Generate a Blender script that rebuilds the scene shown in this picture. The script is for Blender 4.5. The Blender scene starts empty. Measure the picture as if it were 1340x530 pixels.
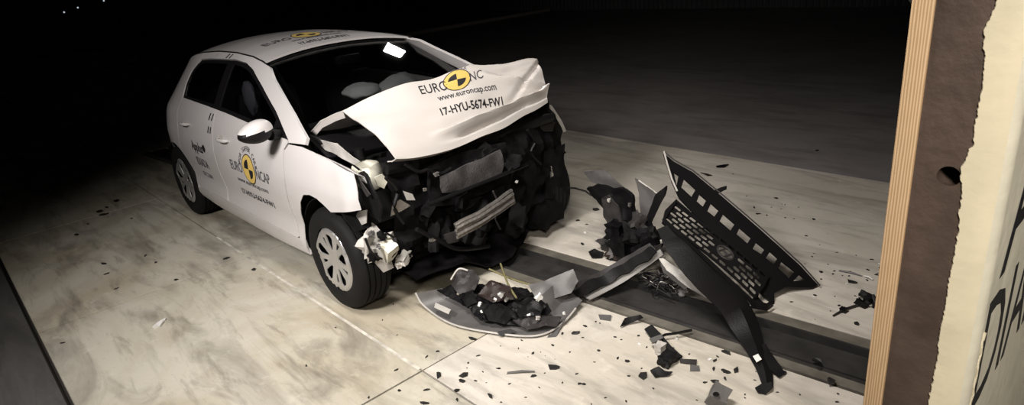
import bpy, bmesh, math, random
import numpy as np
from mathutils import Vector, Matrix, noise
from mathutils.geometry import delaunay_2d_cdt
from mathutils.bvhtree import BVHTree

S = bpy.context.scene
COL = S.collection
rnd = random.Random(7)

# ------------------------------------------------------------------ camera
cam_d = bpy.data.cameras.new('camera')
cam = bpy.data.objects.new('camera', cam_d)
COL.objects.link(cam)
right = Vector((0.682332,0.725589,-0.089132))
up = Vector((-0.199924,0.302487,0.931951))
fwd = Vector((-0.703174,0.618080,-0.351459))
cam.matrix_world = Matrix.Translation((3.3487, -2.3857, 1.8874)) @ Matrix((
    (right.x, up.x, -fwd.x), (right.y, up.y, -fwd.y), (right.z, up.z, -fwd.z))).to_4x4()
cam_d.sensor_width = 36.0
cam_d.lens = 853.03 / 1340 * 36.0
cam_d.clip_start = 0.05
S.camera = cam

# ------------------------------------------------------------------ world, lamps, exposure
world = bpy.data.worlds.new('dark_hall')
S.world = world
world.use_nodes = True
bg = world.node_tree.nodes['Background']
bg.inputs[0].default_value = (0.9, 0.85, 1.0, 1)
bg.inputs[1].default_value = 0.0016


def area(name, loc, target, size, power, col=(1, .95, .89), spread=180):
    d = bpy.data.lights.new(name, 'AREA')
    d.shape = 'RECTANGLE'
    d.size, d.size_y = size
    d.energy = power
    d.color = col
    d.spread = math.radians(spread)
    o = bpy.data.objects.new(name, d)
    COL.objects.link(o)
    o.location = loc
    o.rotation_euler = (Vector(target) - Vector(loc)).to_track_quat('-Z', 'Y').to_euler()
    return o


area('ceiling_flood_light', (1.7, -1.3, 3.7), (1.3, -0.4, 0), (1.0, .7), 80, spread=110)
area('ceiling_flood_light', (1.4, -3.9, 3.4), (-.1, -0.7, .7), (.9, .6), 70, (1, .95, .92), spread=72)
area('ceiling_flood_light', (4.3, -3.2, 3.1), (3.1, -0.9, 1.2), (.5, .5), 34, (1, .94, .85), spread=75)
area('ceiling_flood_light', (-2.92, 2.5, 3.5), (-.6, 0.2, 1.0), (.30, .24), 6, (1, .97, .93), spread=50)
S.view_settings.view_transform = 'Standard'
S.view_settings.look = 'None'
S.view_settings.gamma = 1.0
S.view_settings.use_curve_mapping = False
S.view_settings.exposure = -0.55


# ------------------------------------------------------------------ materials
def mat(name, col, rough=.5, metal=0.0, coat=0.0, var=0.0, scale=8.0, bump=0.0, bscale=60.0, spec=.5, emit=None):
    m = bpy.data.materials.new(name)
    m.use_nodes = True
    nt = m.node_tree
    b = nt.nodes['Principled BSDF']
    b.inputs['Roughness'].default_value = rough
    b.inputs['Metallic'].default_value = metal
    b.inputs['Coat Weight'].default_value = coat
    b.inputs['Coat Roughness'].default_value = .06
    b.inputs['Specular IOR Level'].default_value = spec
    c = (*col, 1)
    b.inputs['Base Color'].default_value = c
    tc = nt.nodes.new('ShaderNodeTexCoord')
    if var > 0:
        n = nt.nodes.new('ShaderNodeTexNoise')
        n.inputs['Scale'].default_value = scale
        n.inputs['Detail'].default_value = 6
        nt.links.new(tc.outputs['Object'], n.inputs['Vector'])
        r = nt.nodes.new('ShaderNodeValToRGB')
        r.color_ramp.elements[0].position = .3
        r.color_ramp.elements[1].position = .7
        r.color_ramp.elements[0].color = tuple(max(0, v * (1 - var)) for v in col) + (1,)
        r.color_ramp.elements[1].color = tuple(min(1, v * (1 + var)) for v in col) + (1,)
        nt.links.new(n.outputs['Fac'], r.inputs['Fac'])
        nt.links.new(r.outputs['Color'], b.inputs['Base Color'])
    if bump > 0:
        n = nt.nodes.new('ShaderNodeTexNoise')
        n.inputs['Scale'].default_value = bscale
        n.inputs['Detail'].default_value = 4
        nt.links.new(tc.outputs['Object'], n.inputs['Vector'])
        bp = nt.nodes.new('ShaderNodeBump')
        bp.inputs['Strength'].default_value = bump
        bp.inputs['Distance'].default_value = .01
        nt.links.new(n.outputs['Fac'], bp.inputs['Height'])
        nt.links.new(bp.outputs['Normal'], b.inputs['Normal'])
    if emit:
        b.inputs['Emission Color'].default_value = (*emit[0], 1)
        b.inputs['Emission Strength'].default_value = emit[1]
    return m


def concrete(name, base, stain, dark, rough=.75, spec=.25):
    m = bpy.data.materials.new(name)
    m.use_nodes = True
    nt = m.node_tree
    N, L = nt.nodes, nt.links
    b = N['Principled BSDF']
    b.inputs['Roughness'].default_value = rough
    b.inputs['Specular IOR Level'].default_value = spec
    geo = N.new('ShaderNodeNewGeometry')

    def nz(scale, det, lo, hi, stretch=None, dist=0.0):
        v = geo.outputs['Position']
        if stretch:
            mp = N.new('ShaderNodeMapping')
            mp.inputs['Rotation'].default_value = (0, 0, stretch[0])
            mp.inputs['Scale'].default_value = (stretch[1], stretch[2], 1)
            L.new(v, mp.inputs['Vector'])
            v = mp.outputs['Vector']
        n = N.new('ShaderNodeTexNoise')
        n.inputs['Scale'].default_value = scale
        n.inputs['Detail'].default_value = det
        n.inputs['Roughness'].default_value = .62
        n.inputs['Distortion'].default_value = dist
        L.new(v, n.inputs['Vector'])
        r = N.new('ShaderNodeMapRange')
        r.inputs['From Min'].default_value = lo
        r.inputs['From Max'].default_value = hi
        L.new(n.outputs['Fac'], r.inputs['Value'])
        return r.outputs['Result']

    def mix(f, a, c2, k=1.0):
        x = N.new('ShaderNodeMix')
        x.data_type = 'RGBA'
        mm = N.new('ShaderNodeMath')
        mm.operation = 'MULTIPLY'
        mm.inputs[1].default_value = k
        L.new(f, mm.inputs[0])
        L.new(mm.outputs[0], x.inputs['Factor'])
        if isinstance(a, tuple):
            x.inputs['A'].default_value = (*a, 1)
        else:
            L.new(a, x.inputs['A'])
        x.inputs['B'].default_value = (*c2, 1)
        return x.outputs['Result']
    c = mix(nz(.9, 5, .42, .60, None, .6), base, stain, .9)
    c = mix(nz(1.1, 7, .50, .68, (.5, .55, 2.6), 1.2), c, dark, .62)      # tyre and drag streaks
    c = mix(nz(2.6, 8, .53, .70, (-.2, .5, 1.6), .8), c, dark, .55)
    c = mix(nz(5.5, 8, .56, .66, (.9, .35, 1.9), .3), c, dark, .4)        # brush marks
    c = mix(nz(45, 3, .62, .76), c, dark, .35)                            # grit
    c = mix(nz(7, 6, .60, .72), c, tuple(min(1, v * 1.18) for v in base), .5)
    L.new(c, b.inputs['Base Color'])
    bp = N.new('ShaderNodeBump')
    bp.inputs['Strength'].default_value = .25
    bp.inputs['Distance'].default_value = .004
    L.new(nz(60, 4, 0, 1), bp.inputs['Height'])
    L.new(bp.outputs['Normal'], b.inputs['Normal'])
    return m


def glass_mat(name, tint, rough=.02):
    m = bpy.data.materials.new(name)
    m.use_nodes = True
    nt = m.node_tree
    N, L = nt.nodes, nt.links
    N.remove(N['Principled BSDF'])
    t = N.new('ShaderNodeBsdfTransparent')
    t.inputs[0].default_value = (*tint, 1)
    g = N.new('ShaderNodeBsdfGlossy')
    g.inputs['Roughness'].default_value = rough
    f = N.new('ShaderNodeFresnel')
    ge = N.new('ShaderNodeNewGeometry')
    io = N.new('ShaderNodeMapRange')          # both faces of the pane reflect like glass
    io.inputs['To Min'].default_value = 1.5
    io.inputs['To Max'].default_value = 1 / 1.5
    L.new(ge.outputs['Backfacing'], io.inputs['Value'])
    L.new(io.outputs['Result'], f.inputs['IOR'])
    x = N.new('ShaderNodeMixShader')
    L.new(f.outputs[0], x.inputs[0])
    L.new(t.outputs[0], x.inputs[1])
    L.new(g.outputs[0], x.inputs[2])
    L.new(x.outputs[0], N['Material Output'].inputs['Surface'])
    return m


M = dict(
    white=mat('white_paint', (.56, .535, .525), .38, coat=.7),
    white_hood=mat('white_hood_paint', (.55, .515, .485), .36, coat=.8),
    black=mat('black_plastic', (.0055, .005, .0055), .5, spec=.22, bump=.15, bscale=120),
    blackm=mat('matt_black', (.004, .004, .004), .9, spec=.15),
    rubber=mat('tyre_rubber', (.0075, .007, .007), .75, spec=.2, bump=.2, bscale=90),
    dark=mat('dark_wreckage', (.006, .0055, .006), .65, spec=.08, var=.5, scale=14, bump=.3, bscale=40),
    darkgrey=mat('dark_grey_plastic', (.03, .027, .027), .55, spec=.3, var=.3, scale=10, bump=.15),
    grey=mat('grey_primer_plastic', (.095, .09, .088), .5, var=.22, scale=9, bump=.1),
    grey_light=mat('bumper_strip_grey', (.22, .21, .20), .5, var=.2, scale=9),
    lightgrey=mat('light_grey_plastic', (.42, .40, .37), .45, var=.15, scale=14),
    silver=mat('silver_wheel_cover', (.55, .54, .53), .32, metal=.75),
    condenser=mat('dull_condenser', (.10, .095, .095), .45, metal=.4, var=.4, scale=12, bump=.4, bscale=90),
    pale_joint=mat('pale_joint_filler', (.50, .47, .41), .8, var=.35, scale=14),
    alu=mat('aluminium', (.34, .32, .30), .42, metal=.8, var=.25, scale=30, bump=.4, bscale=50),
    bright=mat('bright_metal', (.75, .72, .68), .25, metal=.9),
    off=mat('off_white_plastic', (.66, .64, .54), .45, var=.1, scale=12),
    ink=mat('black_vinyl', (.012, .012, .014), .5),
    inkgrey=mat('grey_vinyl', (.06, .06, .065), .5),
    yellow=mat('yellow_vinyl', (.62, .44, .12), .45),
    airbag=mat('airbag_fabric', (.36, .36, .36), .8, bump=.2, bscale=30),
    seat=mat('seat_fabric', (.03, .03, .032), .9),
    glass=glass_mat('tinted_glass', (.55, .55, .57)),
    wsglass=glass_mat('windscreen_glass', (.70, .71, .71)),
    slab=concrete('concrete_slab', (.49, .46, .385), (.38, .335, .25), (.12, .105, .085)),
    slab2=concrete('clean_concrete_slab', (.56, .52, .46), (.48, .44, .37), (.24, .22, .19)),
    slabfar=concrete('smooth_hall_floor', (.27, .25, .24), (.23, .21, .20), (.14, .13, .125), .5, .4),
    slabout=concrete('outer_floor', (.10, .095, .09), (.08, .075, .07), (.04, .04, .038)),
    joint=mat('joint_filler', (.035, .03, .026), .9),
    steel=mat('track_steel', (.065, .062, .06), .36, metal=.55, var=.35, scale=6, bump=.1),
    steel_lip=mat('worn_track_lip', (.17, .155, .13), .45, metal=.3, var=.3, scale=9),
    groove=mat('groove_black', (.01, .009, .009), .8),
    wall=mat('dark_cladding', (.10, .098, .10), .6, var=.15, scale=2),
    plyface=mat('plywood_face', (.42, .29, .17), .65, var=.15, scale=4),
    chip=mat('debris_black', (.016, .015, .014), .5),
    chipg=mat('debris_grey', (.20, .19, .175), .55),
    chipw=mat('debris_white', (.7, .69, .66), .4),
    lampglow=mat('lamp_glow', (1, 1, 1), .5, emit=((.8, .9, 1), .9)),
    brownhose=mat('oily_brown', (.02, .012, .010), .5),
    olive=mat('olive_pad', (.16, .14, .06), .7),
)


# ------------------------------------------------------------------ object helpers
def tag(o, label=None, cat=None, group=None, kind=None):
    if label:
        o['label'] = label
    if cat:
        o['category'] = cat
    if group:
        o['group'] = group
    if kind:
        o['kind'] = kind
    return o


def thing(name, label, cat, loc=(0, 0, 0), group=None):
    o = bpy.data.objects.new(name, None)
    COL.objects.link(o)
    o.location = loc
    o.empty_display_size = .1
    return tag(o, label, cat, group)


def obj(name, verts, faces, m, parent=None, sharp=35, mats=None, fm=None, smooth=True):
    me = bpy.data.meshes.new(name)
    off = Vector((0, 0, 0))
    p = parent
    while p is not None:
        off += p.location
        p = p.parent
    me.from_pydata([tuple(Vector(v) - off) for v in verts], [], [tuple(f) for f in faces])
    for x in (mats or [m]):
        me.materials.append(M[x])
    if fm:
        me.polygons.foreach_set('material_index', fm)
    if smooth:
        me.polygons.foreach_set('use_smooth', [True] * len(me.polygons))
        me.set_sharp_from_angle(angle=math.radians(sharp))
    me.update()
    o = bpy.data.objects.new(name, me)
    COL.objects.link(o)
    if parent:
        o.parent = parent
    return o


class MB:
    """collects shapes of ONE part"""
    def __init__(s):
        s.v, s.f, s.m = [], [], []

    def add(s, v, f, mi=0):
        b = len(s.v)
        s.v += [tuple(x) for x in v]
        s.f += [tuple(i + b for i in q) for q in f]
        s.m += [mi] * len(f)
        return s

    def box(s, lo, hi, mx=None, mi=0, bev=0.0):
        bm = bmesh.new()
        bmesh.ops.create_cube(bm, size=1)
        c = [(a + b) / 2 for a, b in zip(lo, hi)]
        d = [b - a for a, b in zip(lo, hi)]
        for v in bm.verts:
            v.co = Vector([v.co[i] * d[i] + c[i] for i in range(3)])
        if bev:
            bmesh.ops.bevel(bm, geom=bm.edges[:] + bm.verts[:], offset=bev, segments=2, affect='EDGES', profile=.5)
        if mx:
            bmesh.ops.transform(bm, matrix=mx, verts=bm.verts)
        bm.verts.index_update()
        s.add([v.co[:] for v in bm.verts], [[v.index for v in f.verts] for f in bm.faces], mi)
        bm.free()
        return s

    def tube(s, pts, r, n=8, mi=0, cap=True):
        pts = [Vector(p) for p in pts]
        rr = r if isinstance(r, (list, tuple)) else [r] * len(pts)
        rings, vs, fs = [], [], []
        up = Vector((0, 0, 1))
        for i, p in enumerate(pts):
            t = (pts[min(i + 1, len(pts) - 1)] - pts[max(i - 1, 0)]).normalized()
            a = t.cross(up)
            if a.length < .1:
                a = t.cross(Vector((1, 0, 0)))
            a.normalize()
            b = t.cross(a)
            for k in range(n):
                an = 2 * math.pi * k / n
                vs.append(p + (a * math.cos(an) + b * math.sin(an)) * rr[i])
        for i in range(len(pts) - 1):
            for k in range(n):
                fs.append((i * n + k, i * n + (k + 1) % n, (i + 1) * n + (k + 1) % n, (i + 1) * n + k))
        if cap:
            fs.append(tuple(range(n)))
            fs.append(tuple(range((len(pts) - 1) * n, len(pts) * n))[::-1])
        return s.add(vs, fs, mi)

    def lathe(s, prof, n=48, mx=None, mi=0, closed=False):
        vs, fs = [], []
        for (r, h) in prof:
            for k in range(n):
                a = 2 * math.pi * k / n
                p = Vector((r * math.cos(a), h, r * math.sin(a)))      # axis = y
                vs.append(mx @ p if mx else p)
        m_ = len(prof)
        for i in range(m_ if closed else m_ - 1):
            j = (i + 1) % m_
            for k in range(n):
                fs.append((i * n + k, j * n + k, j * n + (k + 1) % n, i * n + (k + 1) % n))
        return s.add(vs, fs, mi)

    def build(s, name, mats, parent=None, sharp=35):
        ml = mats if isinstance(mats, list) else [mats]
        return obj(name, s.v, s.f, None, parent, sharp, ml, s.m if len(ml) > 1 else None)


def inside(p, poly):
    x, y = p
    c = False
    j = len(poly) - 1
    for i in range(len(poly)):
        xi, yi = poly[i]
        xj, yj = poly[j]
        if (yi > y) != (yj > y) and x < (xj - xi) * (y - yi) / (yj - yi) + xi:
            c = not c
        j = i
    return c


def resample(poly, step):
    out = []
    for i, a in enumerate(poly):
        b = poly[(i + 1) % len(poly)]
        L = math.dist(a, b)
        n = max(1, round(L / step))
        out += [(a[0] + (b[0] - a[0]) * k / n, a[1] + (b[1] - a[1]) * k / n) for k in range(n)]
    return out


def smooth_poly(poly, it=2, keep=()):
    """corner cutting, corners listed in keep stay sharp"""
    pts = [(p, i in keep) for i, p in enumerate(poly)]
    for _ in range(it):
        new = []
        for i, (p, k) in enumerate(pts):
            a, b = pts[i - 1][0], pts[(i + 1) % len(pts)][0]
            if k:
                new.append((p, True))
            else:
                new.append(((p[0] * .75 + a[0] * .25, p[1] * .75 + a[1] * .25), False))
                new.append(((p[0] * .75 + b[0] * .25, p[1] * .75 + b[1] * .25), False))
        pts = new
    return [p for p, _ in pts]


def inset(poly, d):
    A = sum(a[0] * b[1] - b[0] * a[1] for a, b in zip(poly, poly[1:] + poly[:1]))
    s = 1 if A > 0 else -1
    out = []
    n = len(poly)
    for i in range(n):
        a, p, b = Vector(poly[i - 1]), Vector(poly[i]), Vector(poly[(i + 1) % n])
        e1, e2 = (p - a), (b - p)
        if e1.length < 1e-6 or e2.length < 1e-6:
            out.append(tuple(p))
            continue
        e1.normalize()
        e2.normalize()
        n1, n2 = Vector((-e1.y, e1.x)) * s, Vector((-e2.y, e2.x)) * s
        nn = n1 + n2
        if nn.length < .2:
            out.append(tuple(p + n1 * d))
            continue
        nn.normalize()
        out.append(tuple(p + nn * d / max(.4, nn.dot(n1))))
    return out


def tri2d(outer, holes=(), step=.05):
    loops = [resample(outer, step)] + [resample(h, step) for h in holes]
    vs, es = [], []
    for lp in loops:
        b = len(vs)
        vs += lp
        es += [(b + i, b + (i + 1) % len(lp)) for i in range(len(lp))]
    bd = np.array(vs)
    x0, y0 = bd.min(0)
    x1, y1 = bd.max(0)
    j = 0
    y = y0 + step / 2
    while y < y1:
        x = x0 + (step / 2 if j % 2 else 0)
        while x < x1:
            if inside((x, y), loops[0]) and not any(inside((x, y), h) for h in loops[1:]):
                if np.min((bd[:, 0] - x) ** 2 + (bd[:, 1] - y) ** 2) > (.45 * step) ** 2:
                    vs.append((x, y))
            x += step
        y += step * .866
        j += 1
    r = delaunay_2d_cdt([Vector(v) for v in vs], es, [], 0, 1e-6)
    ov, of = [tuple(v) for v in r[0]], []
    for f in r[2]:
        c = (sum(ov[i][0] for i in f) / len(f), sum(ov[i][1] for i in f) / len(f))
        if inside(c, loops[0]) and not any(inside(c, h) for h in loops[1:]):
            of.append(tuple(f))
    return ov, of


def thicken(v3, faces, t):
    """closed sheet: v3 + copy moved by t along -normal"""
    v3 = [Vector(v) for v in v3]
    nr = [Vector((0, 0, 0)) for _ in v3]
    for f in faces:
        a, b, c = v3[f[0]], v3[f[1]], v3[f[2]]
        n = (b - a).cross(c - a)
        for i in f:
            nr[i] += n
    n0 = len(v3)
    vs = v3 + [v - (n.normalized() * t if n.length > 0 else n) for v, n in zip(v3, nr)]
    cnt = {}
    for f in faces:
        for a, b in zip(f, f[1:] + f[:1]):
            cnt[(a, b)] = 1
    fs = [tuple(f) for f in faces] + [tuple(i + n0 for i in reversed(f)) for f in faces]
    for (a, b) in cnt:
        if (b, a) not in cnt:
            fs.append((b, a, a + n0, b + n0))
    return vs, fs


def sheet(name, v3, faces, m, parent=None, t=.003, want=None, sharp=35):
    """sheet whose front face looks toward 'want'"""
    if want is not None:
        s = 0
        for f in faces:
            a, b, c = (Vector(v3[i]) for i in f[:3])
            s += (b - a).cross(c - a).dot(Vector(want))
        if s < 0:
            faces = [tuple(reversed(f)) for f in faces]
    vs, fs = thicken(v3, faces, t)
    return obj(name, vs, fs, m, parent, sharp)


def grid_faces(nr, nc):
    return [(r * nc + c, r * nc + c + 1, (r + 1) * nc + c + 1, (r + 1) * nc + c) for r in range(nr - 1) for c in range(nc - 1)]


def shard(name, pts, m, parent=None, t=.004, amp=.01, step=.03, seed=0, freq=9, sharp=28, bow=0.0):
    """torn or bent sheet from a loose 3D outline: best-fit plane, real thickness, crumpled"""
    P = np.array(pts, float)
    c = P.mean(0)
    u, s_, vt = np.linalg.svd(P - c)
    ax, ay, az = vt[0], vt[1], np.cross(vt[0], vt[1])
    p2 = [tuple(((p - c) @ ax, (p - c) @ ay)) for p in P]
    h = [(p - c) @ az for p in P]
    ov, of = tri2d(p2, (), step)
    A2 = np.array(p2)
    out = []
    for (x, y) in ov:
        d = np.maximum(((A2 - (x, y)) ** 2).sum(1), 1e-6)
        w = d ** -1.5
        hh = float((w * np.array(h)).sum() / w.sum())
        q = Vector((x * freq + seed * 7.1, y * freq, seed * 3.3))
        hh += amp * (noise.noise(q) + .5 * abs(noise.noise(q * 2.3)))
        hh -= bow * (x * x + y * y)
        out.append(tuple(c + ax * x + ay * y + az * hh))
    return sheet(name, out, of, m, parent, t, want=(.6, -.5, 1), sharp=sharp)


def lump(name, c, size, m, parent=None, seed=0, amp=.35, sub=2, rot=None):
    """crumpled casting: jagged closed body"""
    bm = bmesh.new()
    bmesh.ops.create_cube(bm, size=1)
    bmesh.ops.subdivide_edges(bm, edges=bm.edges[:], cuts=sub + 1, use_grid_fill=True)
    for v in bm.verts:
        q = v.co * 2.2 + Vector((seed * 5.3, seed * 1.7, 0))
        v.co *= 1 + amp * (noise.noise(q) + .6 * noise.noise(q * 2.7))
        v.co = Vector((v.co.x * size[0], v.co.y * size[1], v.co.z * size[2]))
    if rot:
        bmesh.ops.rotate(bm, verts=bm.verts, matrix=Matrix.Rotation(rot[0], 3, 'X') @ Matrix.Rotation(rot[1], 3, 'Y') @ Matrix.Rotation(rot[2], 3, 'Z'))
    bm.verts.index_update()
    vs = [tuple(v.co + Vector(c)) for v in bm.verts]
    fs = [[v.index for v in f.verts] for f in bm.faces]
    bm.free()
    return obj(name, vs, fs, m, parent, 30)


def text2d(body, shear=0.0, bold=0.0):
    cu = bpy.data.curves.new('tmp', 'FONT')
    cu.body = body
    cu.resolution_u = 3
    cu.shear = shear
    cu.offset = bold
    o = bpy.data.objects.new('tmp', cu)
    COL.objects.link(o)
    dg = bpy.context.evaluated_depsgraph_get()
    dg.update()
    e = o.evaluated_get(dg)
    me = e.to_mesh()
    v = [(p.co.x, p.co.y) for p in me.vertices]
    f = [tuple(p.vertices) for p in me.polygons]
    e.to_mesh_clear()
    bpy.data.objects.remove(o)
    bpy.data.curves.remove(cu)
    a = np.array(v)
    lo, hi = a.min(0), a.max(0)
    return [tuple((p - lo) / (hi - lo)) for p in a], f, float((hi[0] - lo[0]) / (hi[1] - lo[1]))


def decal(name, body, fn, box, m, parent, bold=.0, shear=0.0, want=(0, -1, 0)):
    """lettering: unit square of the text -> box (s0,s1,t0,t1) -> surface fn"""
    v, f, _ = text2d(body, shear, bold)
    s0, s1, t0, t1 = box
    v3 = [fn(s0 + (s1 - s0) * x, t0 + (t1 - t0) * y) for x, y in v]
    return sheet(name, v3, f, m, parent, .0012, want=want)


def emblem(name, fn, c, r, parent, want, ry=None):
    """yellow crash-target disc with two black quadrants and dark rim"""
    ry = ry or r
    n = 40
    vs, fs, fm = [fn(*c)], [], []
    for rad in (.64, .80, .93, 1.0):
        for k in range(n):
            a = 2 * math.pi * k / n
            vs.append(fn(c[0] + r * rad * math.cos(a), c[1] + ry * rad * math.sin(a)))
    q = lambda k: 1 if (k // (n // 4)) % 2 == 1 else 0
    for k in range(n):
        k2 = (k + 1) % n
        fs.append((0, 1 + k, 1 + k2))
        fm.append(q(k))
        for ring in range(3):
            a, b = 1 + ring * n, 1 + (ring + 1) * n
            fs.append((a + k, b + k, b + k2, a + k2))
            fm.append(1 if ring == 2 else 0)
    a, b, c_ = (Vector(vs[i]) for i in fs[0])
    if (b - a).cross(c_ - a).dot(Vector(want)) < 0:
        fs = [tuple(reversed(f)) for f in fs]
    return obj(name, vs, fs, None, parent, 60, ['yellow', 'ink'], fm)


# ------------------------------------------------------------------ the setting: floor slabs, track, walls
def slab_piece(quad, m, parent, z=0.0, gap=.004, th=.05):
    q = inset([tuple(p) for p in quad], gap)
    b = .002
    q2 = inset(q, b)
    n = len(q)
    vs = [(x, y, z - th) for x, y in q] + [(x, y, z - b * .6) for x, y in q] + [(x, y, z) for x, y in q2]
    fs = [(i, (i + 1) % n, n + (i + 1) % n, n + i) for i in range(n)]
    fs += [(n + i, n + (i + 1) % n, 2 * n + (i + 1) % n, 2 * n + i) for i in range(n)]
    fs += [tuple(range(2 * n, 3 * n)), tuple(reversed(range(n)))]
    return obj('slab', vs, fs, m, parent, 20)


floor = MB().box((-26, -9, -.16), (9, 16.2, -.06)).build('floor', 'joint')
tag(floor, kind='structure')
TA = math.radians(5.0)                       # the track runs a little askew to the slabs


def ty(x, off):                              # y of a line of the track at x
    return .055 + (x - 1.08) * math.tan(TA) + off


TW = .46
xs = [-26, -16.5, -10.1, -5.7, -3.48, -1.27, .92, 3.1, 5.3, 9]
for a, b in zip(xs, xs[1:]):
    slab_piece([(a, -2.27), (b, -2.27), (b, -.95), (a, -.95)], 'slab', floor, gap=.006)
    slab_piece([(a, -.95), (b, -.95), (b, ty(b, 0 if b > -5.6 else TW - .002)), (a, ty(a, 0 if b > -5.6 else TW - .002))], 'slab2' if a > .5 else 'slab', floor)
for a, b in ((-26, -5.7), (-5.7, 9)):
    slab_piece([(a, ty(a, TW)), (b, ty(b, TW)), (b, 2.88), (a, 2.88)], 'slab2', floor, gap=.002)
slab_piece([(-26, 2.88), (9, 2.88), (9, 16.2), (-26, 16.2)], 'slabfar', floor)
slab_piece([(-26, -9), (9, -9), (9, -2.27), (-26, -2.27)], 'slabout', floor, z=-.025, gap=.02)

tag(MB().box((-1.9, -.963, -.05), (.90, -.945, .0012)).build('trim_2', 'pale_joint'), kind='structure')

trk = thing('guide_track', 'dark steel tow track set flush into the floor slabs', 'track', (0, 0, 0))


def strip(name, o0, o1, z, m, th=.03, x0=-5.7, x1=2.94):
    q = [(x0, ty(x0, o0)), (x1, ty(x1, o0)), (x1, ty(x1, o1)), (x0, ty(x0, o1))]
    vs = [(x, y, z - th) for x, y in q] + [(x, y, z) for x, y in q]
    return obj(name, vs, [(3, 2, 1, 0), (4, 5, 6, 7)] + [(i, (i + 1) % 4, 4 + (i + 1) % 4, 4 + i) for i in range(4)], m, trk, 20, smooth=False)


strip('track_bed', 0.0, TW, -.045, 'groove', .012)
strip('track_lip', .012, .075, .002, 'steel_lip', .045)
strip('cover_plate', .125, .300, -.006, 'steel', .035)
strip('track_edge', .075, .088, .012, 'steel', .05)
strip('track_lip', .350, .445, .004, 'steel_lip', .045)
strip('track_edge', .338, .350, .014, 'steel', .05)

# far cladding: every corrugated sheet on its own
wb = MB().box((-26, 15.0, -.05), (9, 15.2, 6)).build('wall_back', 'wall')
tag(wb, kind='structure')
for i in range(15):
    x0 = -20.5 + i * 1.52
    vs, fs = [], []
    n = 0
    for k in range(9):
        for (dx, dy) in ((0, 0), (.05, -.06), (.11, -.06), (.16, 0)):
            x = x0 + k * .168 + dx
            vs += [(x, 14.99 + dy, 0), (x, 14.99 + dy, 6)]
            n += 1
    fs = [(2 * k, 2 * k + 2, 2 * k + 3, 2 * k + 1) for k in range(n - 1)]
    sheet('cladding_sheet', vs, fs, 'wall', wb, .004, want=(0, -1, 0), sharp=20)
wl = MB().box((-26.2, -9, -.05), (-26, 15.0, 6)).build('wall_left', 'wall')
tag(wl, kind='structure')
kb = MB()
kb.box((-13.3, 8.4, 0), (-13.0, 14.6, .10), bev=.015)
tag(kb.build('trim_1', 'lightgrey'), kind='structure')
for i, (u) in enumerate([(-25.900,2.558,1.455), (-25.900,3.029,1.563), (-25.900,3.931,1.710)]):
    t = thing('indicator_lamp', 'tiny white indicator lamp glowing on the dark end wall', 'lamp', (u[0], u[1], u[2]), 'indicator lamps on the end wall')
    MB().lathe([(0, 0), (.045, 0), (.045, .05), (.03, .06)], 12, Matrix.Translation((-25.98, u[1], u[2])) @ Matrix.Rotation(-math.pi / 2, 4, 'Z')).build('housing', 'blackm', t)
    MB().lathe([(0, .075), (.02, .07), (.028, .055), (.03, .05)], 12, Matrix.Translation((-25.98, u[1], u[2])) @ Matrix.Rotation(-math.pi / 2, 4, 'Z')).build('lens', 'lampglow', t)


# ------------------------------------------------------------------ barrier: plywood facing, steel plate, painted concrete block
def ply_edge_mat():
    m = bpy.data.materials.new('plywood_edge')
    m.use_nodes = True
    nt = m.node_tree
    N, L = nt.nodes, nt.links
    b = N['Principled BSDF']
    b.inputs['Roughness'].default_value = .7
    g = N.new('ShaderNodeNewGeometry')
    sx = N.new('ShaderNodeSeparateXYZ')
    L.new(g.outputs['Position'], sx.inputs[0])
    n = N.new('ShaderNodeTexNoise')
    n.inputs['Scale'].default_value = 14
    mp = N.new('ShaderNodeMapping')
    mp.inputs['Scale'].default_value = (6, 1, .6)
    L.new(g.outputs['Position'], mp.inputs[0])
    L.new(mp.outputs[0], n.inputs['Vector'])
    ma = N.new('ShaderNodeMath')
    ma.operation = 'MULTIPLY_ADD'
    ma.inputs[1].default_value = .004
    L.new(n.outputs['Fac'], ma.inputs[0])
    L.new(sx.outputs['X'], ma.inputs[2])
    w = N.new('ShaderNodeMath')
    w.operation = 'MULTIPLY'
    w.inputs[1].default_value = 2 * math.pi / .0052
    L.new(ma.outputs[0], w.inputs[0])
    s = N.new('ShaderNodeMath')
    s.operation = 'SINE'
    L.new(w.outputs[0], s.inputs[0])
    r = N.new('ShaderNodeValToRGB')
    r.color_ramp.elements[0].color = (.36, .23, .12, 1)
    r.color_ramp.elements[1].color = (.58, .40, .24, 1)
    r.color_ramp.elements[0].position = .25
    mr = N.new('ShaderNodeMapRange')
    mr.inputs['From Min'].default_value = -1
    L.new(s.outputs[0], mr.inputs['Value'])
    L.new(mr.outputs[0], r.inputs[0])
    L.new(r.outputs[0], b.inputs['Base Color'])
    return m


M['plyedge'] = ply_edge_mat()
M['rust'] = mat('brown_steel_plate', (.085, .058, .046), .55, metal=.25, var=.35, scale=7, bump=.3, bscale=35)
M['cream'] = mat('cream_wall_paint', (.62, .55, .40), .5, var=.06, scale=10, bump=.25, bscale=18)
M['greenish'] = mat('greenish_grey_wall_paint', (.60, .56, .45), .45, var=.08, scale=12, bump=.3, bscale=22)
BX0, BX1, BX2, BX3, YE = 2.95, 2.987, 3.072, 3.135, -1.055
bar = thing('crash_barrier', 'tall crash barrier with plywood facing, brown steel plate and cream painted block', 'barrier', (3.03, 0.35, 0))
H, YF = 2.6, 1.9
ov = []
n_ = 40
mb = MB()
mb.box((BX0, YE, 0), (BX1, YF, H), bev=.001)
mb.build('plywood_facing', ['plyedge'], bar)
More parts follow.
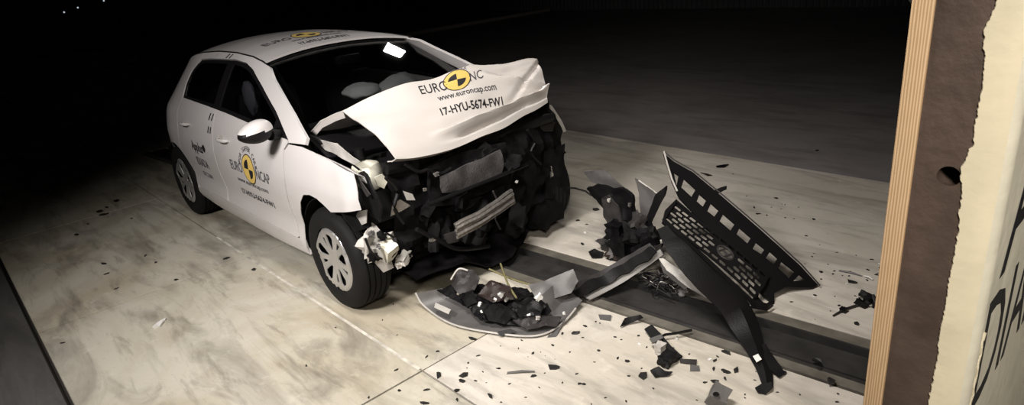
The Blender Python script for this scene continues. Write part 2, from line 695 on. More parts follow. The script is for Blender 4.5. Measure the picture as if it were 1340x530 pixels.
# steel plate with a drilled hole (real recess)
hz, hx, hr = 1.408, 3.045, .0195
hz = 1.440
circ = [(hx + hr * math.cos(2 * math.pi * k / 24), hz + hr * math.sin(2 * math.pi * k / 24)) for k in range(24)]
o2, f2 = tri2d([(BX1, 0), (BX2 + .03, 0), (BX2 + .03, H), (BX1, H)], [circ], .06)
v3 = [(x, YE + .004, z) for x, z in o2]
mbp = MB()
vs, fs = thicken(v3, [tuple(reversed(f)) if (Vector(v3[f[1]]) - Vector(v3[f[0]])).cross(Vector(v3[f[2]]) - Vector(v3[f[0]])).y > 0 else f for f in f2], .12)
mbp.add(vs, fs)
mbp.box((BX1, YE + .125, 0), (BX2 + .03, YF - .02, H))
mbp.build('steel_plate', 'rust', bar)
# painted block: ragged paint edge over the plate, rounded corner, back face with lettering
pr = random.Random(3)
nz = 900
vs, fs = [], []
YB = YE - .002
rows = []
for i in range(nz + 1):
    z = H * i / nz
    rag = .005 * noise.noise(Vector((0, 3.1, z * 11))) + .003 * noise.noise(Vector((4, 0, z * 60))) + .0025 * noise.noise(Vector((9, 0, z * 170)))
    rag += -.012 * max(0, 1 - abs(z - 1.46) / .045) - .008 * max(0, 1 - abs(z - 1.70) / .04)
    x0 = BX2 + rag
    row = [(x0, YB + .004, z), (x0 + .002, YB, z), (BX3 - .045, YB, z)]
    for k in range(1, 7):
        a = math.pi / 2 * k / 6
        row.append((BX3 - .045 + .045 * math.sin(a), YB + .03 - .03 * math.cos(a), z))
    row.append((BX3, YF, z))
    row.append((x0, YF, z))
    rows.append(row)
nc = len(rows[0])
vs = [p for r in rows for p in r]
fs, fm = [], []
for i in range(nz):
    for c in range(nc):
        c2 = (c + 1) % nc
        fs.append((i * nc + c, i * nc + c2, (i + 1) * nc + c2, (i + 1) * nc + c))
        fm.append(1 if 5 <= c < 9 else 0)
fs += [tuple(reversed(range(nc))), tuple(range(nz * nc, nz * nc + nc))]
fm += [0, 0]
blk = obj('painted_block', vs, fs, None, bar, 30, ['cream', 'greenish'], fm)


def back(s, t):
    return (BX3 + .0008, s, t)


for body, bx in (('DIADA', (-1.012, -.22, .93, 1.19)), ('APPLUS', (-.97, .25, 1.22, 1.50))):
    decal('wall_lettering', body, back, bx, 'ink', blk, want=(1, 0, 0))
# peeling paint ridge along the corner of the block
mbr = MB()
pts = [(BX3 + .001, YB + .036 + .003 * math.sin(k * 2.1), .92 + .016 * k) for k in range(14)]
mbr.tube(pts, [.0028 + .0015 * noise.noise(Vector((k * .9, 0, 0))) for k in range(14)], 6)
mbr.build('paint_drip', 'cream', blk)
# slanted brace at the top behind the facing
brc = MB()
brc.tube([(2.950,-0.913,1.699), (2.700,-0.321,1.724)], .012, 8)
brc.build('brace', 'steel', bar)


# ------------------------------------------------------------------ car
car = thing('crashed_car', 'white five-door hatchback with crumpled front and raised buckled hood', 'car', (-1.3, 0, 0))
XW = [(-3.40, .30), (-3.36, .50), (-3.28, .63), (-3.15, .72), (-3.0, .79), (-2.88, .845), (-2.78, .873), (-2.65, .888), (-2.0, .897), (-1.0, .899), (-.3, .897), (0, .89), (.3, .868), (.5, .83), (.7, .78)]
ZO = [(.10, .14), (.15, .085), (.22, .04), (.30, .012), (.36, .014), (.45, .026), (.55, .010), (.65, 0), (.75, .0), (.82, .012), (.90, .030), (.97, .055), (1.0, .072), (1.10, .125), (1.20, .182), (1.30, .245), (1.36, .290), (1.40, .335), (1.44, .42)]


def table(T, lo, hi, n, k):
    x = np.linspace(lo, hi, n)
    y = np.interp(x, [a for a, _ in T], [b for _, b in T])
    w = np.hanning(k)
    yp = np.concatenate([2 * y[0] - y[1:k][::-1], y, 2 * y[-1] - y[-k:-1][::-1]])
    ys = np.convolve(yp, w / w.sum(), 'same')[k - 1:-(k - 1)]
    return x, ys


XT = table(XW, -3.40, .7, 800, 31)
ZT = table(ZO, .10, 1.44, 400, 15)


def Wd(x, z):
    w = float(np.interp(x, *XT)) - float(np.interp(z, *ZT))
    if z > .95 and x < -2.3:                      # the cabin tapers in plan towards the tail
        w -= .34 * min(1, (z - .95) / .35) * max(0, -2.3 - x) ** 1.9
    return max(.05, w)


def side(x, z, s=-1, out=0.0):
    return (x, s * (Wd(x, z) + out), z)


def side_n(x, z, s=-1):
    e = .01
    a, b = Vector(side(x + e, z, s)) - Vector(side(x - e, z, s)), Vector(side(x, z + e, s)) - Vector(side(x, z - e, s))
    n = a.cross(b).normalized()
    return n if n.y * s > 0 else -n


def side_panel(name, poly, m, parent, s, holes=(), t=.012, gap=.0025, step=.05, off=0.0, fn=None, sharp=40):
    poly = inset(poly, gap) if gap else poly
    o2, f2 = tri2d(poly, holes, step)
    v3 = []
    for x, z in o2:
        p = Vector(side(x, z, s))
        if off:
            p += side_n(x, z, s) * off
        if fn:
            p = Vector(fn(p))
        v3.append(tuple(p))
    return sheet(name, v3, f2, m, parent, t, want=(0, s, 0), sharp=sharp)


RW, FWX, RWX, WZ = .317, 0.0, -2.65, .315


def arc(cx, cz, r, a0, a1, n):
    return [(cx + r * math.cos(math.radians(a0 + (a1 - a0) * k / n)), cz + r * math.sin(math.radians(a0 + (a1 - a0) * k / n))) for k in range(n + 1)]


DLO = smooth_poly([(-2.42, 1.055), (-2.43, 1.16), (-2.39, 1.25), (-2.27, 1.335), (-2.08, 1.352), (-1.59, 1.366), (-1.353, 1.352), (-1.19, 1.318), (-.947, 1.23), (-.638, 1.108), (-.395, .986), (-1.07, 1.02), (-1.397, 1.036), (-1.85, 1.050)], 1, keep=(0, 10))
belt = lambda x: np.interp(x, [-2.6, -1.85, -1.4, -1.07, -.395], [1.07, 1.050, 1.036, 1.02, .986])
rear_arch = arc(RWX, WZ, .352, -8, 188, 26)
roof_line = [(-.95, 1.352), (-1.1, 1.372), (-1.3, 1.392), (-1.64, 1.404), (-2.0, 1.402), (-2.3, 1.385), (-2.5, 1.360), (-2.62, 1.33)]

for s in (-1, 1):
    R_ = s < 0
    # sill
    sill = [(-2.31, .25), (-2.31, .335), (-1.3, .34), (-.36, .345), (-.335, .25), (-.9, .215), (-1.9, .215)]
    side_panel('sill', sill, 'white', car, s, t=.02, gap=.001)
    # front door
    fd = [(-1.585, .345), (-1.605, .60), (-1.60, .85), (-1.60, float(belt(-1.6))), (-1.397, 1.036), (-1.07, 1.02), (-.395, .986), (-.375, .972), (-.417, .925), (-.412, .74), (-.445, .57), (-.415, .36), (-.45, .345)]
    d1 = side_panel('front_door', fd, 'white', car, s)
    rd = [(-2.20, .345), (-1.595, .345), (-1.612, .60), (-1.607, .85), (-1.607, float(belt(-1.6))), (-1.85, 1.050), (-2.40, 1.06), (-2.44, .95), (-2.42, .80)] + arc(RWX, WZ, .372, 58, 6, 8)
    d2 = side_panel('rear_door', rd, 'white', car, s)
    # quarter panel with C-pillar, wraps into the tail
    qp = [(-2.407, 1.06), (-2.425, 1.16), (-2.385, 1.255), (-2.27, 1.34), (-2.27, 1.388), (-2.5, 1.362), (-2.62, 1.335), (-2.78, 1.28), (-2.92, 1.16), (-3.02, 1.05), (-3.12, .95), (-3.22, .85), (-3.27, .65), (-3.29, .45), (-3.25, .26), (-2.99, .25)] + list(reversed(rear_arch[1:-1]))[:] + [(-2.29, .33), (-2.26, .44)] + list(reversed(arc(RWX, WZ, .374, 58, 12, 8))) + [(-2.425, .80), (-2.446, .95)]
    side_panel('quarter_panel', qp, 'white', car, s, gap=.0005)
    # roof rail and A-pillar
    fr = [(-2.265, 1.342), (-2.08, 1.357), (-1.59, 1.371), (-1.35, 1.358), (-1.185, 1.324), (-.942, 1.236), (-.633, 1.114), (-.392, .990), (-.36, .972), (-.17, .985), (-.17, 1.02), (-.26, 1.06), (-.395, 1.122), (-.627, 1.216), (-.83, 1.295)] + roof_line[:6] + [(-2.265, 1.388)]
    side_panel('side_frame', fr, 'white', car, s, gap=0, t=.02, step=.045)
    # glass
    k = 8
    fw = [p for p in DLO if p[0] > -1.60]
    g1 = [(-1.575, 1.045), (-1.575, 1.358)] + sorted([p for p in DLO if p[0] > -1.57 and p[1] > belt(p[0]) + .03 and p[0] < -.55], key=lambda p: p[0]) + [(-.60, 1.0), (-1.07, 1.026), (-1.397, 1.042)]
    side_panel('window', g1, 'glass', d1, s, t=.004, gap=.006, off=-.012)
    g2 = [(-1.70, 1.05), (-1.70, 1.355)] + sorted([p for p in DLO if p[0] < -1.71 and p[1] > belt(p[0]) + .03], key=lambda p: -p[0]) + [(-2.41, 1.062), (-1.85, 1.056)]
    side_panel('window', g2, 'glass', d2, s, t=.004, gap=.006, off=-.012)
    side_panel('pillar_trim', [(-1.695, 1.045), (-1.58, 1.043), (-1.58, 1.366), (-1.695, 1.362)], 'black', d1, s, t=.01, gap=.001, off=-.006)
    side_panel('mirror_sail', [(-.63, 1.0), (-.40, .987), (-.61, 1.09)], 'black', d1, s, t=.012, gap=.001, off=-.002)
    # black window surround between glass and frame
    ring = DLO
    side_panel('window_surround', DLO, 'black', d1, s, holes=[inset(DLO, .022)], t=.012, gap=0, off=-.007, step=.06)
    # handles
    for par, xc, zc in ((d1, -1.385, .86), (d2, -2.215, .88)):
        mb = MB()
        n = 9
        pts = []
        for k in range(n):
            x = xc - .095 + .19 * k / (n - 1)
            pts.append(Vector(side(x, zc + .004 * (k / n), s, .004 + .030 * math.sin(math.pi * k / (n - 1)) ** .6)))
        mb.tube(pts, [.008] + [.012] * (n - 2) + [.008], 8)
        mb.build('door_handle', 'white', par)
        cup, cf = tri2d([(xc - .05 + .045 * math.cos(a) * 1.2, zc + .028 * math.sin(a)) for a in np.linspace(0, 2 * math.pi, 16, endpoint=False)], (), .03)
        sheet('handle_recess', [side(x, z, s, .0015) for x, z in cup], cf, 'lightgrey', par, .001, want=(0, s, 0))
    # mirror
    mx = Matrix.Translation((-.47, s * .985, 1.055)) @ Matrix.Rotation(s * -.10, 4, 'Z')
    bm = bmesh.new()
    bmesh.ops.create_uvsphere(bm, u_segments=28, v_segments=16, radius=1)
    top, bot = [], []
    for v in bm.verts:
        x, y, z = v.co
        sx = math.copysign(abs(x) ** .8, x)
        w = 1 - .25 * (y * s)                       # narrows outwards
        v.co = mx @ Vector((max(sx, -.45) * .075, y * .105, z * .064 * w + .010 * (-y * s)))
    bm.verts.index_update()
    vs = [v.co[:] for v in bm.verts]
    ftop = [[v.index for v in f.verts] for f in bm.faces if f.calc_center_median().z > 1.063 and f.calc_center_median().x > -.51]
    fbot = [[v.index for v in f.verts] for f in bm.faces if not (f.calc_center_median().z > 1.063 and f.calc_center_median().x > -.51)]
    bm.free()

    def sub(vs, fs):
        ids = sorted({i for f in fs for i in f})
        mp = {i: k for k, i in enumerate(ids)}
        return [vs[i] for i in ids], [[mp[i] for i in f] for f in fs]
    mir = obj('door_mirror', *sub(vs, fbot), 'black', car, 50)
    obj('mirror_cap', *sub([tuple(Vector(v) + (Vector(v) - mx.translation).normalized() * .003) for v in vs], ftop), 'white', mir, 50)
    MB().tube([(-.47, s * .90, 1.02), (-.505, s * .83, 1.005), (-.51, s * .80, 1.0)], [.035, .03, .03], 10).build('mirror_arm', 'black', mir)

# lettering and marks on the right-hand doors
doors = [o for o in car.children if o.name.startswith('front_door')][0]
rdoor = [o for o in car.children if o.name.startswith('rear_door')][0]
sfn = lambda x, z: side(x, z, -1, .0022)
emblem('crash_target_badge', sfn, (-.972, .715), .105, doors, (0, -1, 0))
decal('door_lettering', 'EURO', sfn, (-1.30, -1.09, .668, .738), 'inkgrey', doors)
decal('door_lettering', 'NCAP', sfn, (-.855, -.645, .668, .738), 'inkgrey', doors)
decal('door_lettering', 'www.euroncap.com', sfn, (-1.24, -.73, .578, .612), 'inkgrey', doors)
decal('door_lettering', '17-HYU-5674-FW1', sfn, (-1.25, -.71, .485, .528), 'ink', doors, bold=.01)


def arc_text(body, cx, cz, r, h, a0, a1, parent, m):
    n = len(body)
    for k, ch in enumerate(body):
        if ch == ' ':
            continue
        a = math.radians(a0 + (a1 - a0) * k / (n - 1))
        v, f, _ = text2d(ch)
        w = h * .75
        v3 = []
        for x, y in v:
            lx, lz = (x - .5) * w, y * h
            t = a - math.pi / 2
            px = cx + r * math.cos(a) + lx * math.cos(t) - lz * math.sin(t)
            pz = cz + r * math.sin(a) + lx * math.sin(t) + lz * math.cos(t)
            v3.append(sfn(px, pz))
        sheet('door_lettering', v3, f, m, parent, .0012, want=(0, -1, 0))


arc_text('FOR SAFER CARS', -.972, .715, .125, .032, 165, 15, doors, 'inkgrey')
decal('door_lettering', 'Applus', sfn, (-2.115, -1.86, .665, .765), 'ink', rdoor, bold=.012)
emblem('round_badge', sfn, (-1.825, .735), .03, rdoor, (0, -1, 0)).data.materials[0] = M['ink']
decal('door_lettering', 'IDIADA', sfn, (-2.09, -1.83, .565, .635), 'inkgrey', rdoor, bold=.008)
decal('door_lettering', 'STC2301', sfn, (-2.06, -1.85, .475, .512), 'inkgrey', rdoor)
for par, x, z in ((rdoor, -1.70, .985), (rdoor, -1.645, .985), (rdoor, -1.70, .893), (rdoor, -1.655, .893)):
    q = [(x - .011, z - .024), (x + .007, z - .024), (x + .020, z + .024), (x + .002, z + .024)]
    sheet('tape_mark', [sfn(*p) for p in q], [(0, 1, 2, 3)], 'ink', par, .001, want=(0, -1, 0))

# ---- roof
rl_z = lambda x: float(np.interp(-x, [.95, 1.1, 1.3, 1.64, 2.0, 2.3, 2.5, 2.62, 2.85, 3.05], [1.352, 1.372, 1.392, 1.404, 1.402, 1.385, 1.360, 1.33, 1.27, 1.2]))


def roof_pt(x, y, out=0.0):
    e = Wd(x, rl_z(x)) - .006
    t = max(-1.0, min(1.0, y / e))
    crown = float(np.interp(-x, [1.0, 1.3, 1.7, 2.2, 2.6, 3.05], [.045, .058, .066, .068, .075, .12]))
    return (x, y, rl_z(x) + .004 + crown * (1 - abs(t) ** 2.3) + out)


nx, ny = 34, 27
vs = []
for i in range(nx):
    for j in range(ny):
        t = -1 + 2 * j / (ny - 1)
        xf = -1.085 - .04 * (1 - t * t) + .0     # front edge bows
        xr = -2.60 - .40 * (1 - abs(t) ** 3)
        x = xf + (xr - xf) * i / (nx - 1)
        e = Wd(x, rl_z(x)) - .006
        vs.append(roof_pt(x, t * e))
roof = sheet('roof', vs, grid_faces(nx, ny), 'white', car, .015, want=(0, 0, 1))
for s in (-1, 1):
    MB().tube([(x, s * (Wd(x, rl_z(x)) - .004), rl_z(x) + .0035) for x in np.linspace(-1.05, -2.55, 24)], .006, 6).build('roof_seam_strip', 'blackm', roof)
rfn = lambda s, t: roof_pt(t, s, .0035)
decal('roof_lettering', '17-HYU-5674-FW1', lambda s, t: rfn(s, -t), (-.24, .15, 1.20, 1.27), 'ink', roof, bold=.01, want=(0, 0, 1))
decal('roof_lettering', 'www.euroncap.com', lambda s, t: rfn(s, -t), (-.24, .16, 1.33, 1.38), 'inkgrey', roof, want=(0, 0, 1))
decal('roof_lettering', 'EURO', lambda s, t: rfn(s, -t), (-.40, -.18, 1.46, 1.56), 'inkgrey', roof, want=(0, 0, 1))
decal('roof_lettering', 'NCAP', lambda s, t: rfn(s, -t), (.10, .32, 1.46, 1.56), 'inkgrey', roof, want=(0, 0, 1))
emblem('crash_target_badge', lambda s, t: rfn(s, -t), (-.04, 1.53), .11, roof, (0, 0, 1), .14)
for x in (-1.76, -1.70):
    q = [(x - .008, 1.372), (x + .008, 1.372), (x + .022, 1.398), (x + .006, 1.398)]
    sheet('tape_mark', [side(a, b, -1, .003) for a, b in q], [(0, 1, 2, 3)], 'ink', roof, .001, want=(0, -1, 0))

# ---- windscreen with black frit border
def ws(u, v, out=0.0):                     # u -1..1 across, v 0 bottom..1 top
    hw = .735 - .175 * v
    x = -.36 + (-1.085 + .36) * v + .16 * (1 - u * u) * (1 - v) - .035 * (1 - u * u) * v
    z = .985 + (1.362 - .985) * v + .045 * (1 - u * u) * v + .02 * math.sin(math.pi * v) - .01
    return (x + out * .42, u * hw, z + out * .9)


n1, n2 = 25, 13
vs = [ws(-1 + 2 * j / (n1 - 1), i / (n2 - 1)) for i in range(n2) for j in range(n1)]
wsc = sheet('windscreen', vs, grid_faces(n2, n1), 'wsglass', car, .005, want=(1, 0, 1))
outer = [(-1, 0), (1, 0), (1, 1), (-1, 1)]
inner = [(-.93, .10), (.93, .10), (.93, .955), (-.93, .955)]
o2, f2 = tri2d(outer, [inner], .12)
sheet('frit_border', [ws(u, v, -.008) for u, v in o2], f2, 'blackm', wsc, .002, want=(1, 0, 1))
MB().tube([ws(u, 1.0, .002) for u in np.linspace(-.98, .98, 24)], .006, 6).build('top_seal', 'blackm', wsc)
# cowl under the windscreen
vs = []
for i in range(4):
    for j in range(15):
        y = -.72 + 1.44 * j / 14
        vs.append((-.36 + .16 * (1 - (y / .735) ** 2) + .07 * i, y, .972 - .03 * i))
sheet('cowl_panel', vs, grid_faces(4, 15), 'black', car, .01, want=(0, 0, 1))

# ---- tail: hatch, rear window, bumper
def tail(y, z):
    xe = float(np.interp(z, [.25, .45, .65, .85, .95, 1.05, 1.16, 1.28, 1.335], [-3.25, -3.29, -3.27, -3.22, -3.12, -3.02, -2.92, -2.78, -2.62]))
    w = Wd(xe, z)
    t = min(1, abs(y) / w)
    return (xe - .14 * (1 - t ** 2.5), y, z)


zs = [.25, .35, .45, .55, .65, .75, .85, .95, 1.05]
vs = []
for z in zs:
    w = Wd(tail(9, z)[0], z)
    vs += [tail(w * (-1 + 2 * j / 20), z) for j in range(21)]
hatch = sheet('hatch_and_bumper', vs, grid_faces(len(zs), 21), 'white', car, .015, want=(-1, 0, 0))
zs = [1.05, 1.11, 1.16, 1.22, 1.28, 1.335]
vs = []
for z in zs:
    w = Wd(tail(9, z)[0], z)
    vs += [tail(w * (-1 + 2 * j / 20), z) for j in range(21)]
sheet('rear_window', vs, grid_faces(len(zs), 21), 'glass', car, .006, want=(-1, 0, .3))

# ---- wheels
def wheel(x, s, name='wheel', zrot=0.0):
    c = Vector((x, s * .775, WZ))
    mx = Matrix.Translation(c) @ Matrix.Rotation(zrot, 4, 'Z') @ Matrix.Scale(-1 if s < 0 else 1, 4, (0, 1, 0))
    prof = [(.200, .098), (.215, .106), (.245, .111), (.275, .108), (.296, .100), (.306, .090), (.3125, .075)]
    for g in (.055, .018, -.018, -.055):
        prof += [(.3165, g + .012), (.3165, g + .006), (.308, g + .004), (.308, g - .004), (.3165, g - .006)]
    prof += [(.3125, -.075), (.306, -.09), (.296, -.1), (.275, -.108), (.245, -.11), (.20, -.095)]
    w = MB().lathe(prof, 64, mx).build(name, 'rubber', car, 40)
    # wheel cover: five pairs of wedge openings
    holes = []
    for k in range(5):
        a = 2 * math.pi * k / 5 + .3
        hp = [(.062, -.10), (.10, -.22), (.150, -.24), (.166, -.12), (.168, .12), (.150, .24), (.10, .22), (.062, .10)]
        holes.append([(r * math.cos(a + w_), r * math.sin(a + w_)) for r, w_ in hp])
        a += math.pi / 5
        hp = [(.095, -.05), (.150, -.085), (.150, .085), (.095, .05)]
        holes.append([(r * math.cos(a + w_), r * math.sin(a + w_)) for r, w_ in hp])
    circ = [(.203 * math.cos(t), .203 * math.sin(t)) for t in np.linspace(0, 2 * math.pi, 48, endpoint=False)]
    o2, f2 = tri2d(circ, holes, .02)

    def dep(r, a):
        ridge = .006 * math.cos(5 * (a - .3)) * (r / .2)
        return .088 + .016 * math.sin(min(1, r / .2) * math.pi * .62) + ridge + (.006 if r < .035 else 0) - (.016 if r > .198 else 0)
    v3 = [mx @ Vector((px, dep(math.hypot(px, pz), math.atan2(pz, px)), pz)) for px, pz in o2]
    cov = sheet('wheel_cover', v3, f2, 'silver', w, .006, want=(0, s, 0), sharp=30)
    mb = MB()
    mb.lathe([(0, .055), (.06, .06), (.12, .045), (.19, .05), (.205, .06)], 40, mx)
    mb.build('wheel_disc', 'blackm', w)
    mb = MB()
    mb.lathe([(.0, -.02), (.14, -.02), (.14, -.05), (.05, -.055), (.05, -.20), (0, -.20)], 32, mx)
    mb.build('brake_disc', 'dark', w)
    return w


wheel(0.0, -1)
wheel(-2.65, -1)
wheel(0.02, 1, zrot=-.12)
wheel(-2.65, 1)
for s in (-1, 1):                              # dark wheel-house liners
    for cx, r in ((0.0, .375), (RWX, .36)):
        pts = arc(cx, WZ, r, -5, 185, 18)
        vs = [(x, s * .86, z) for x, z in pts] + [(x, s * .52, z) for x, z in pts]
        if cx == 0.0:
            pts = arc(cx, WZ, r, 40, 185, 16)
            vs = [(x, s * .86, z) for x, z in pts] + [(x, s * .52, z) for x, z in pts]
        sheet('wheelhouse_liner', vs, grid_faces(2, len(pts)), 'blackm', car, .006)

# ---- underbody, floor pan, bulkheads (keep the inside dark)
mb = MB()
mb.box((-3.1, -.52, .22), (.25, .52, .30), bev=.02)
mb.box((-2.28, -.82, .22), (-.36, .82, .28), bev=.02)
mb.build('floor_pan', 'blackm', car)
MB().box((-.42, -.80, .28), (-.36, .80, .95)).build('bulkhead', 'blackm', car)
vs = [(-.36, -.72, .93), (-.36, .72, .93), (-.60, .70, 1.00), (-.60, -.70, 1.00), (-.80, .70, .90), (-.80, -.70, .90), (-.82, .70, .62), (-.82, -.70, .62)]
sheet('dashboard', vs, [(0, 1, 2, 3), (3, 2, 4, 5), (5, 4, 6, 7)], 'seat', car, .03, want=(-.2, 0, 1))
for y in (-.36, .36):
    mb = MB()
    mb.box((-1.62, y - .25, .40), (-1.10, y + .25, .56), bev=.05)
    st = mb.build('front_seat', 'seat', car)
    MB().box((-.07, -.24, 0), (.07, .24, .62), Matrix.Translation((-1.62, y, .50)) @ Matrix.Rotation(-.25, 4, 'Y'), bev=.05).build('seat_back', 'seat', st)
    MB().box((-.05, -.13, 0), (.05, .13, .17), Matrix.Translation((-1.80, y, 1.12)) @ Matrix.Rotation(-.2, 4, 'Y'), bev=.04).build('headrest', 'seat', st)
mb = MB()
mb.box((-2.55, -.66, .42), (-2.05, .66, .56), bev=.05)
st = mb.build('rear_bench', 'seat', car)
MB().box((-.07, -.66, 0), (.07, .66, .60), Matrix.Translation((-2.55, 0, .5)) @ Matrix.Rotation(-.3, 4, 'Y'), bev=.05).build('bench_back', 'seat', st)
mx = Matrix.Translation((-.92, .37, .90)) @ Matrix.Rotation(math.radians(65), 4, 'Y')
mb = MB()
mb.tube([mx @ Vector((.185 * math.cos(a), .185 * math.sin(a), 0)) for a in np.linspace(0, 2 * math.pi, 33)], .015, 8, cap=False)
mb.tube([mx @ Vector((0, -.18, 0)), mx @ Vector((0, .18, 0))], .02, 8)
sw = mb.build('steering_wheel', 'black', car)


def bag(name, c, size, parent, seed):
    bm = bmesh.new()
    bmesh.ops.create_uvsphere(bm, u_segments=28, v_segments=18, radius=1)
    for v in bm.verts:
        k = 1 + .16 * noise.noise(v.co * 1.8 + Vector((seed, 0, 0))) + .07 * noise.noise(v.co * 5 + Vector((seed, 3, 0)))
        v.co = Vector([v.co[i] * size[i] * k + c[i] for i in range(3)])
    bm.verts.index_update()
    o = obj(name, [v.co[:] for v in bm.verts], [[v.index for v in f.verts] for f in bm.faces], 'airbag', parent, 60)
    bm.free()
    return o


bag('airbag', (-0.713,-0.100,1.108), (.14, .13, .055), car, 2)
bag('airbag', (-.98, .37, .98), (.10, .19, .15), car, 5)
bag('curtain_airbag', (-1.45, -.60, 1.10), (.10, .035, .12), car, 8)
MB().box((-.02, -.10, -.03), (.02, .10, .03), Matrix.Translation((-1.02, 0, 1.30)), bev=.012).build('interior_mirror', 'black', car)

# ---- front wings: bent out and torn off ahead of the wheels
def wing_bend(s):
    def fn(p):
        x, y, z = p
        k = max(0, x - .05)
        w = .012 * noise.noise(Vector((x * 7, z * 7, s))) * min(1, k * 6)
        w += .035 * k * (1 if z < .80 else .4) - .10 * max(0, z - .86) * k
        return (x - .02 * k, y + s * w, z + .03 * k * k)
    return fn


for s in (-1, 1):
    wp = [(-.335, .26), (-.33, .42), (-.305, .54), (-.255, .63), (-.19, .69), (-.11, .705), (-.03, .698), (.04, .672), (.105, .642), (.20, .660), (.33, .690), (.418, .712), (.405, .77), (.375, .84), (.347, .897), (.26, .918), (.14, .938), (-.06, .962), (-.20, .972), (-.362, .966), (-.41, .922), (-.406, .74), (-.438, .57), (-.410, .36), (-.355, .26)]
    if s > 0:
        wp = [(x if x < -.02 else -.02 + (x + .02) * .18, z) for x, z in wp]
        wp = [p for i_, p in enumerate(wp) if i_ not in (9, 10, 13, 15)]
    wing = side_panel('front_wing', wp, 'white', car, s, t=.004, step=.04, fn=wing_bend(s), sharp=25)
    if s < 0:
        sheet('wing_flange', [(x, s * (Wd(x, .94) - d), z - dz) for d, dz in ((.012, .004), (.05, .03), (.06, .07)) for x, z in ((-.2, .970), (-.06, .960), (.14, .936), (.26, .916), (.34, .893))],
              grid_faces(3, 5), 'white', wing, .003, want=(0, 0, 1))

# ---- hood: hinged at the cowl, folded up into a ridge, front lip crushed down
ridge = [(0.004,-0.649,1.162),(0.035,-0.500,1.208),(0.083,-0.272,1.243),(0.121,-0.092,1.248),(0.155,0.073,1.276),(0.189,0.235,1.273),(0.226,0.407,1.259),(0.260,0.572,1.263),(0.279,0.664,1.248)]
front = [(0.446,-0.618,0.940),(0.435,-0.486,0.911),(0.419,-0.293,0.887),(0.407,-0.142,0.887),(0.392,0.032,0.898),(0.377,0.223,0.902),(0.361,0.407,0.932),(0.350,0.545,0.945),(0.340,0.658,0.966)]


def spl(P, t):
    n = len(P) - 1
    t = max(0, min(n - 1e-6, t * n))
    i = int(t)
    f = t - i
    p = [Vector(P[max(0, min(n, i + d))]) for d in (-1, 0, 1, 2)]
    return .5 * ((2 * p[1]) + (p[2] - p[0]) * f + (2 * p[0] - 5 * p[1] + 4 * p[2] - p[3]) * f * f + (3 * p[1] - p[0] - 3 * p[2] + p[3]) * f ** 3)


def tri_fold(x, c, w):
    return max(0, 1 - abs(x - c) / w)


def hood_pt(t, r):
    """t 0..1 across, r -1..0 rear leaf, 0..1 front leaf, 1..1.3 tucked lip"""
    A, B = spl(ridge, t), spl(front, t)
    y = -.66 + 1.32 * t
    hinge = Vector((-.42 + .24 * (1 - (y / .66) ** 2), y * 1.03, .985 + .02 * (1 - (y / .66) ** 2)))
    if r < 0:
        k = -r
        p = A.lerp(hinge, k)
        p.z += .022 * math.sin(math.pi * k) * (1 - t * .4)
        p.z += .012 * noise.noise(Vector((t * 7, k * 4, 1)))
        return p
    if r <= 1:
        p = A.lerp(B, r)
        n = Vector((.55, -.1, .83))
        p += n * .040 * math.sin(math.pi * min(1, r ** 1.35)) ** 1.3 * (1 - .5 * t)
        # crease above the lip and the slot in it
        cr = .83 - .03 * tri_fold(t, .75, .3)
        if t > .22:
            p += n * (.034 * tri_fold(r, cr - .04, .05) - .014 * tri_fold(r, cr + .05, .05)) * min(1, (t - .22) * 6)
            if .36 < t < .82:
                p -= n * .035 * tri_fold(r, cr + .045 - .03 * (t - .36), .028) * min(1, (t - .36) * 14, (.82 - t) * 14)
        # folds on the far half
        d = abs((r - .15) - (t - .62) * 1.7)
        p += n * .045 * max(0, 1 - d / .10) * min(1, max(0, t - .60) * 6)
        d = abs((r - .10) - (.98 - t) * 2.2)
        p -= n * .030 * max(0, 1 - d / .12) * min(1, max(0, t - .66) * 6)
        # wrinkles along the ridge
        p += n * .016 * noise.noise(Vector((t * 13, r * 9, 4))) * max(0, 1 - r * 2.6) * min(1, r * 8) * (.1 + t)
        p += n * .010 * noise.noise(Vector((t * 6, r * 5, 9)))
        p.z += .012 * max(0, 1 - r * 8) * max(0, 1 - abs(t - .58) / .06)
        return p
    k = (r - 1) / .3
    return B + Vector((-.10 * k, 0, -.035 * math.sin(math.pi * .5 * k)))


nt_ = 91
rr = [-1, -.8, -.6, -.4, -.25, -.12, -.05] + list(np.linspace(0, 1, 71)) + [1.06, 1.15, 1.3]
vs = [tuple(hood_pt(j / (nt_ - 1), r)) for r in rr for j in range(nt_)]
hf = grid_faces(len(rr), nt_)
hood = sheet('hood', vs, hf, 'white_hood', car, .006, want=(.5, 0, 1), sharp=24)
for t0 in (0.0, 1.0):
    rs = list(np.linspace(-1, 0, 9))
    e_ = [hood_pt(t0, r) for r in rs]
    vv = [tuple(p + Vector((0, .004 * (1 if t0 == 0 else -1) * k, -.022 * k))) for k in range(3) for p in e_]
    sheet('hood_flange', vv, grid_faces(3, 9), 'white_hood', hood, .004, want=(0, -1 if t0 == 0 else 1, 0))
bvh = BVHTree.FromPolygons([Vector(v) for v in vs], hf)


def on_hood(c):                              # c: four corners; text is laid on the sheet
    c = [Vector(p) for p in c]

    def fn(s, t):
        p = (c[0].lerp(c[1], s)).lerp(c[3].lerp(c[2], s), t)
        loc, n, _, _ = bvh.ray_cast(p + Vector((.55, -.1, .83)) * .3, -Vector((.55, -.1, .83)))
        if loc is None:
            loc, n, _, _ = bvh.find_nearest(p)
        n = n if n.z > 0 else -n
        return tuple(loc + n * .0025)
    return fn


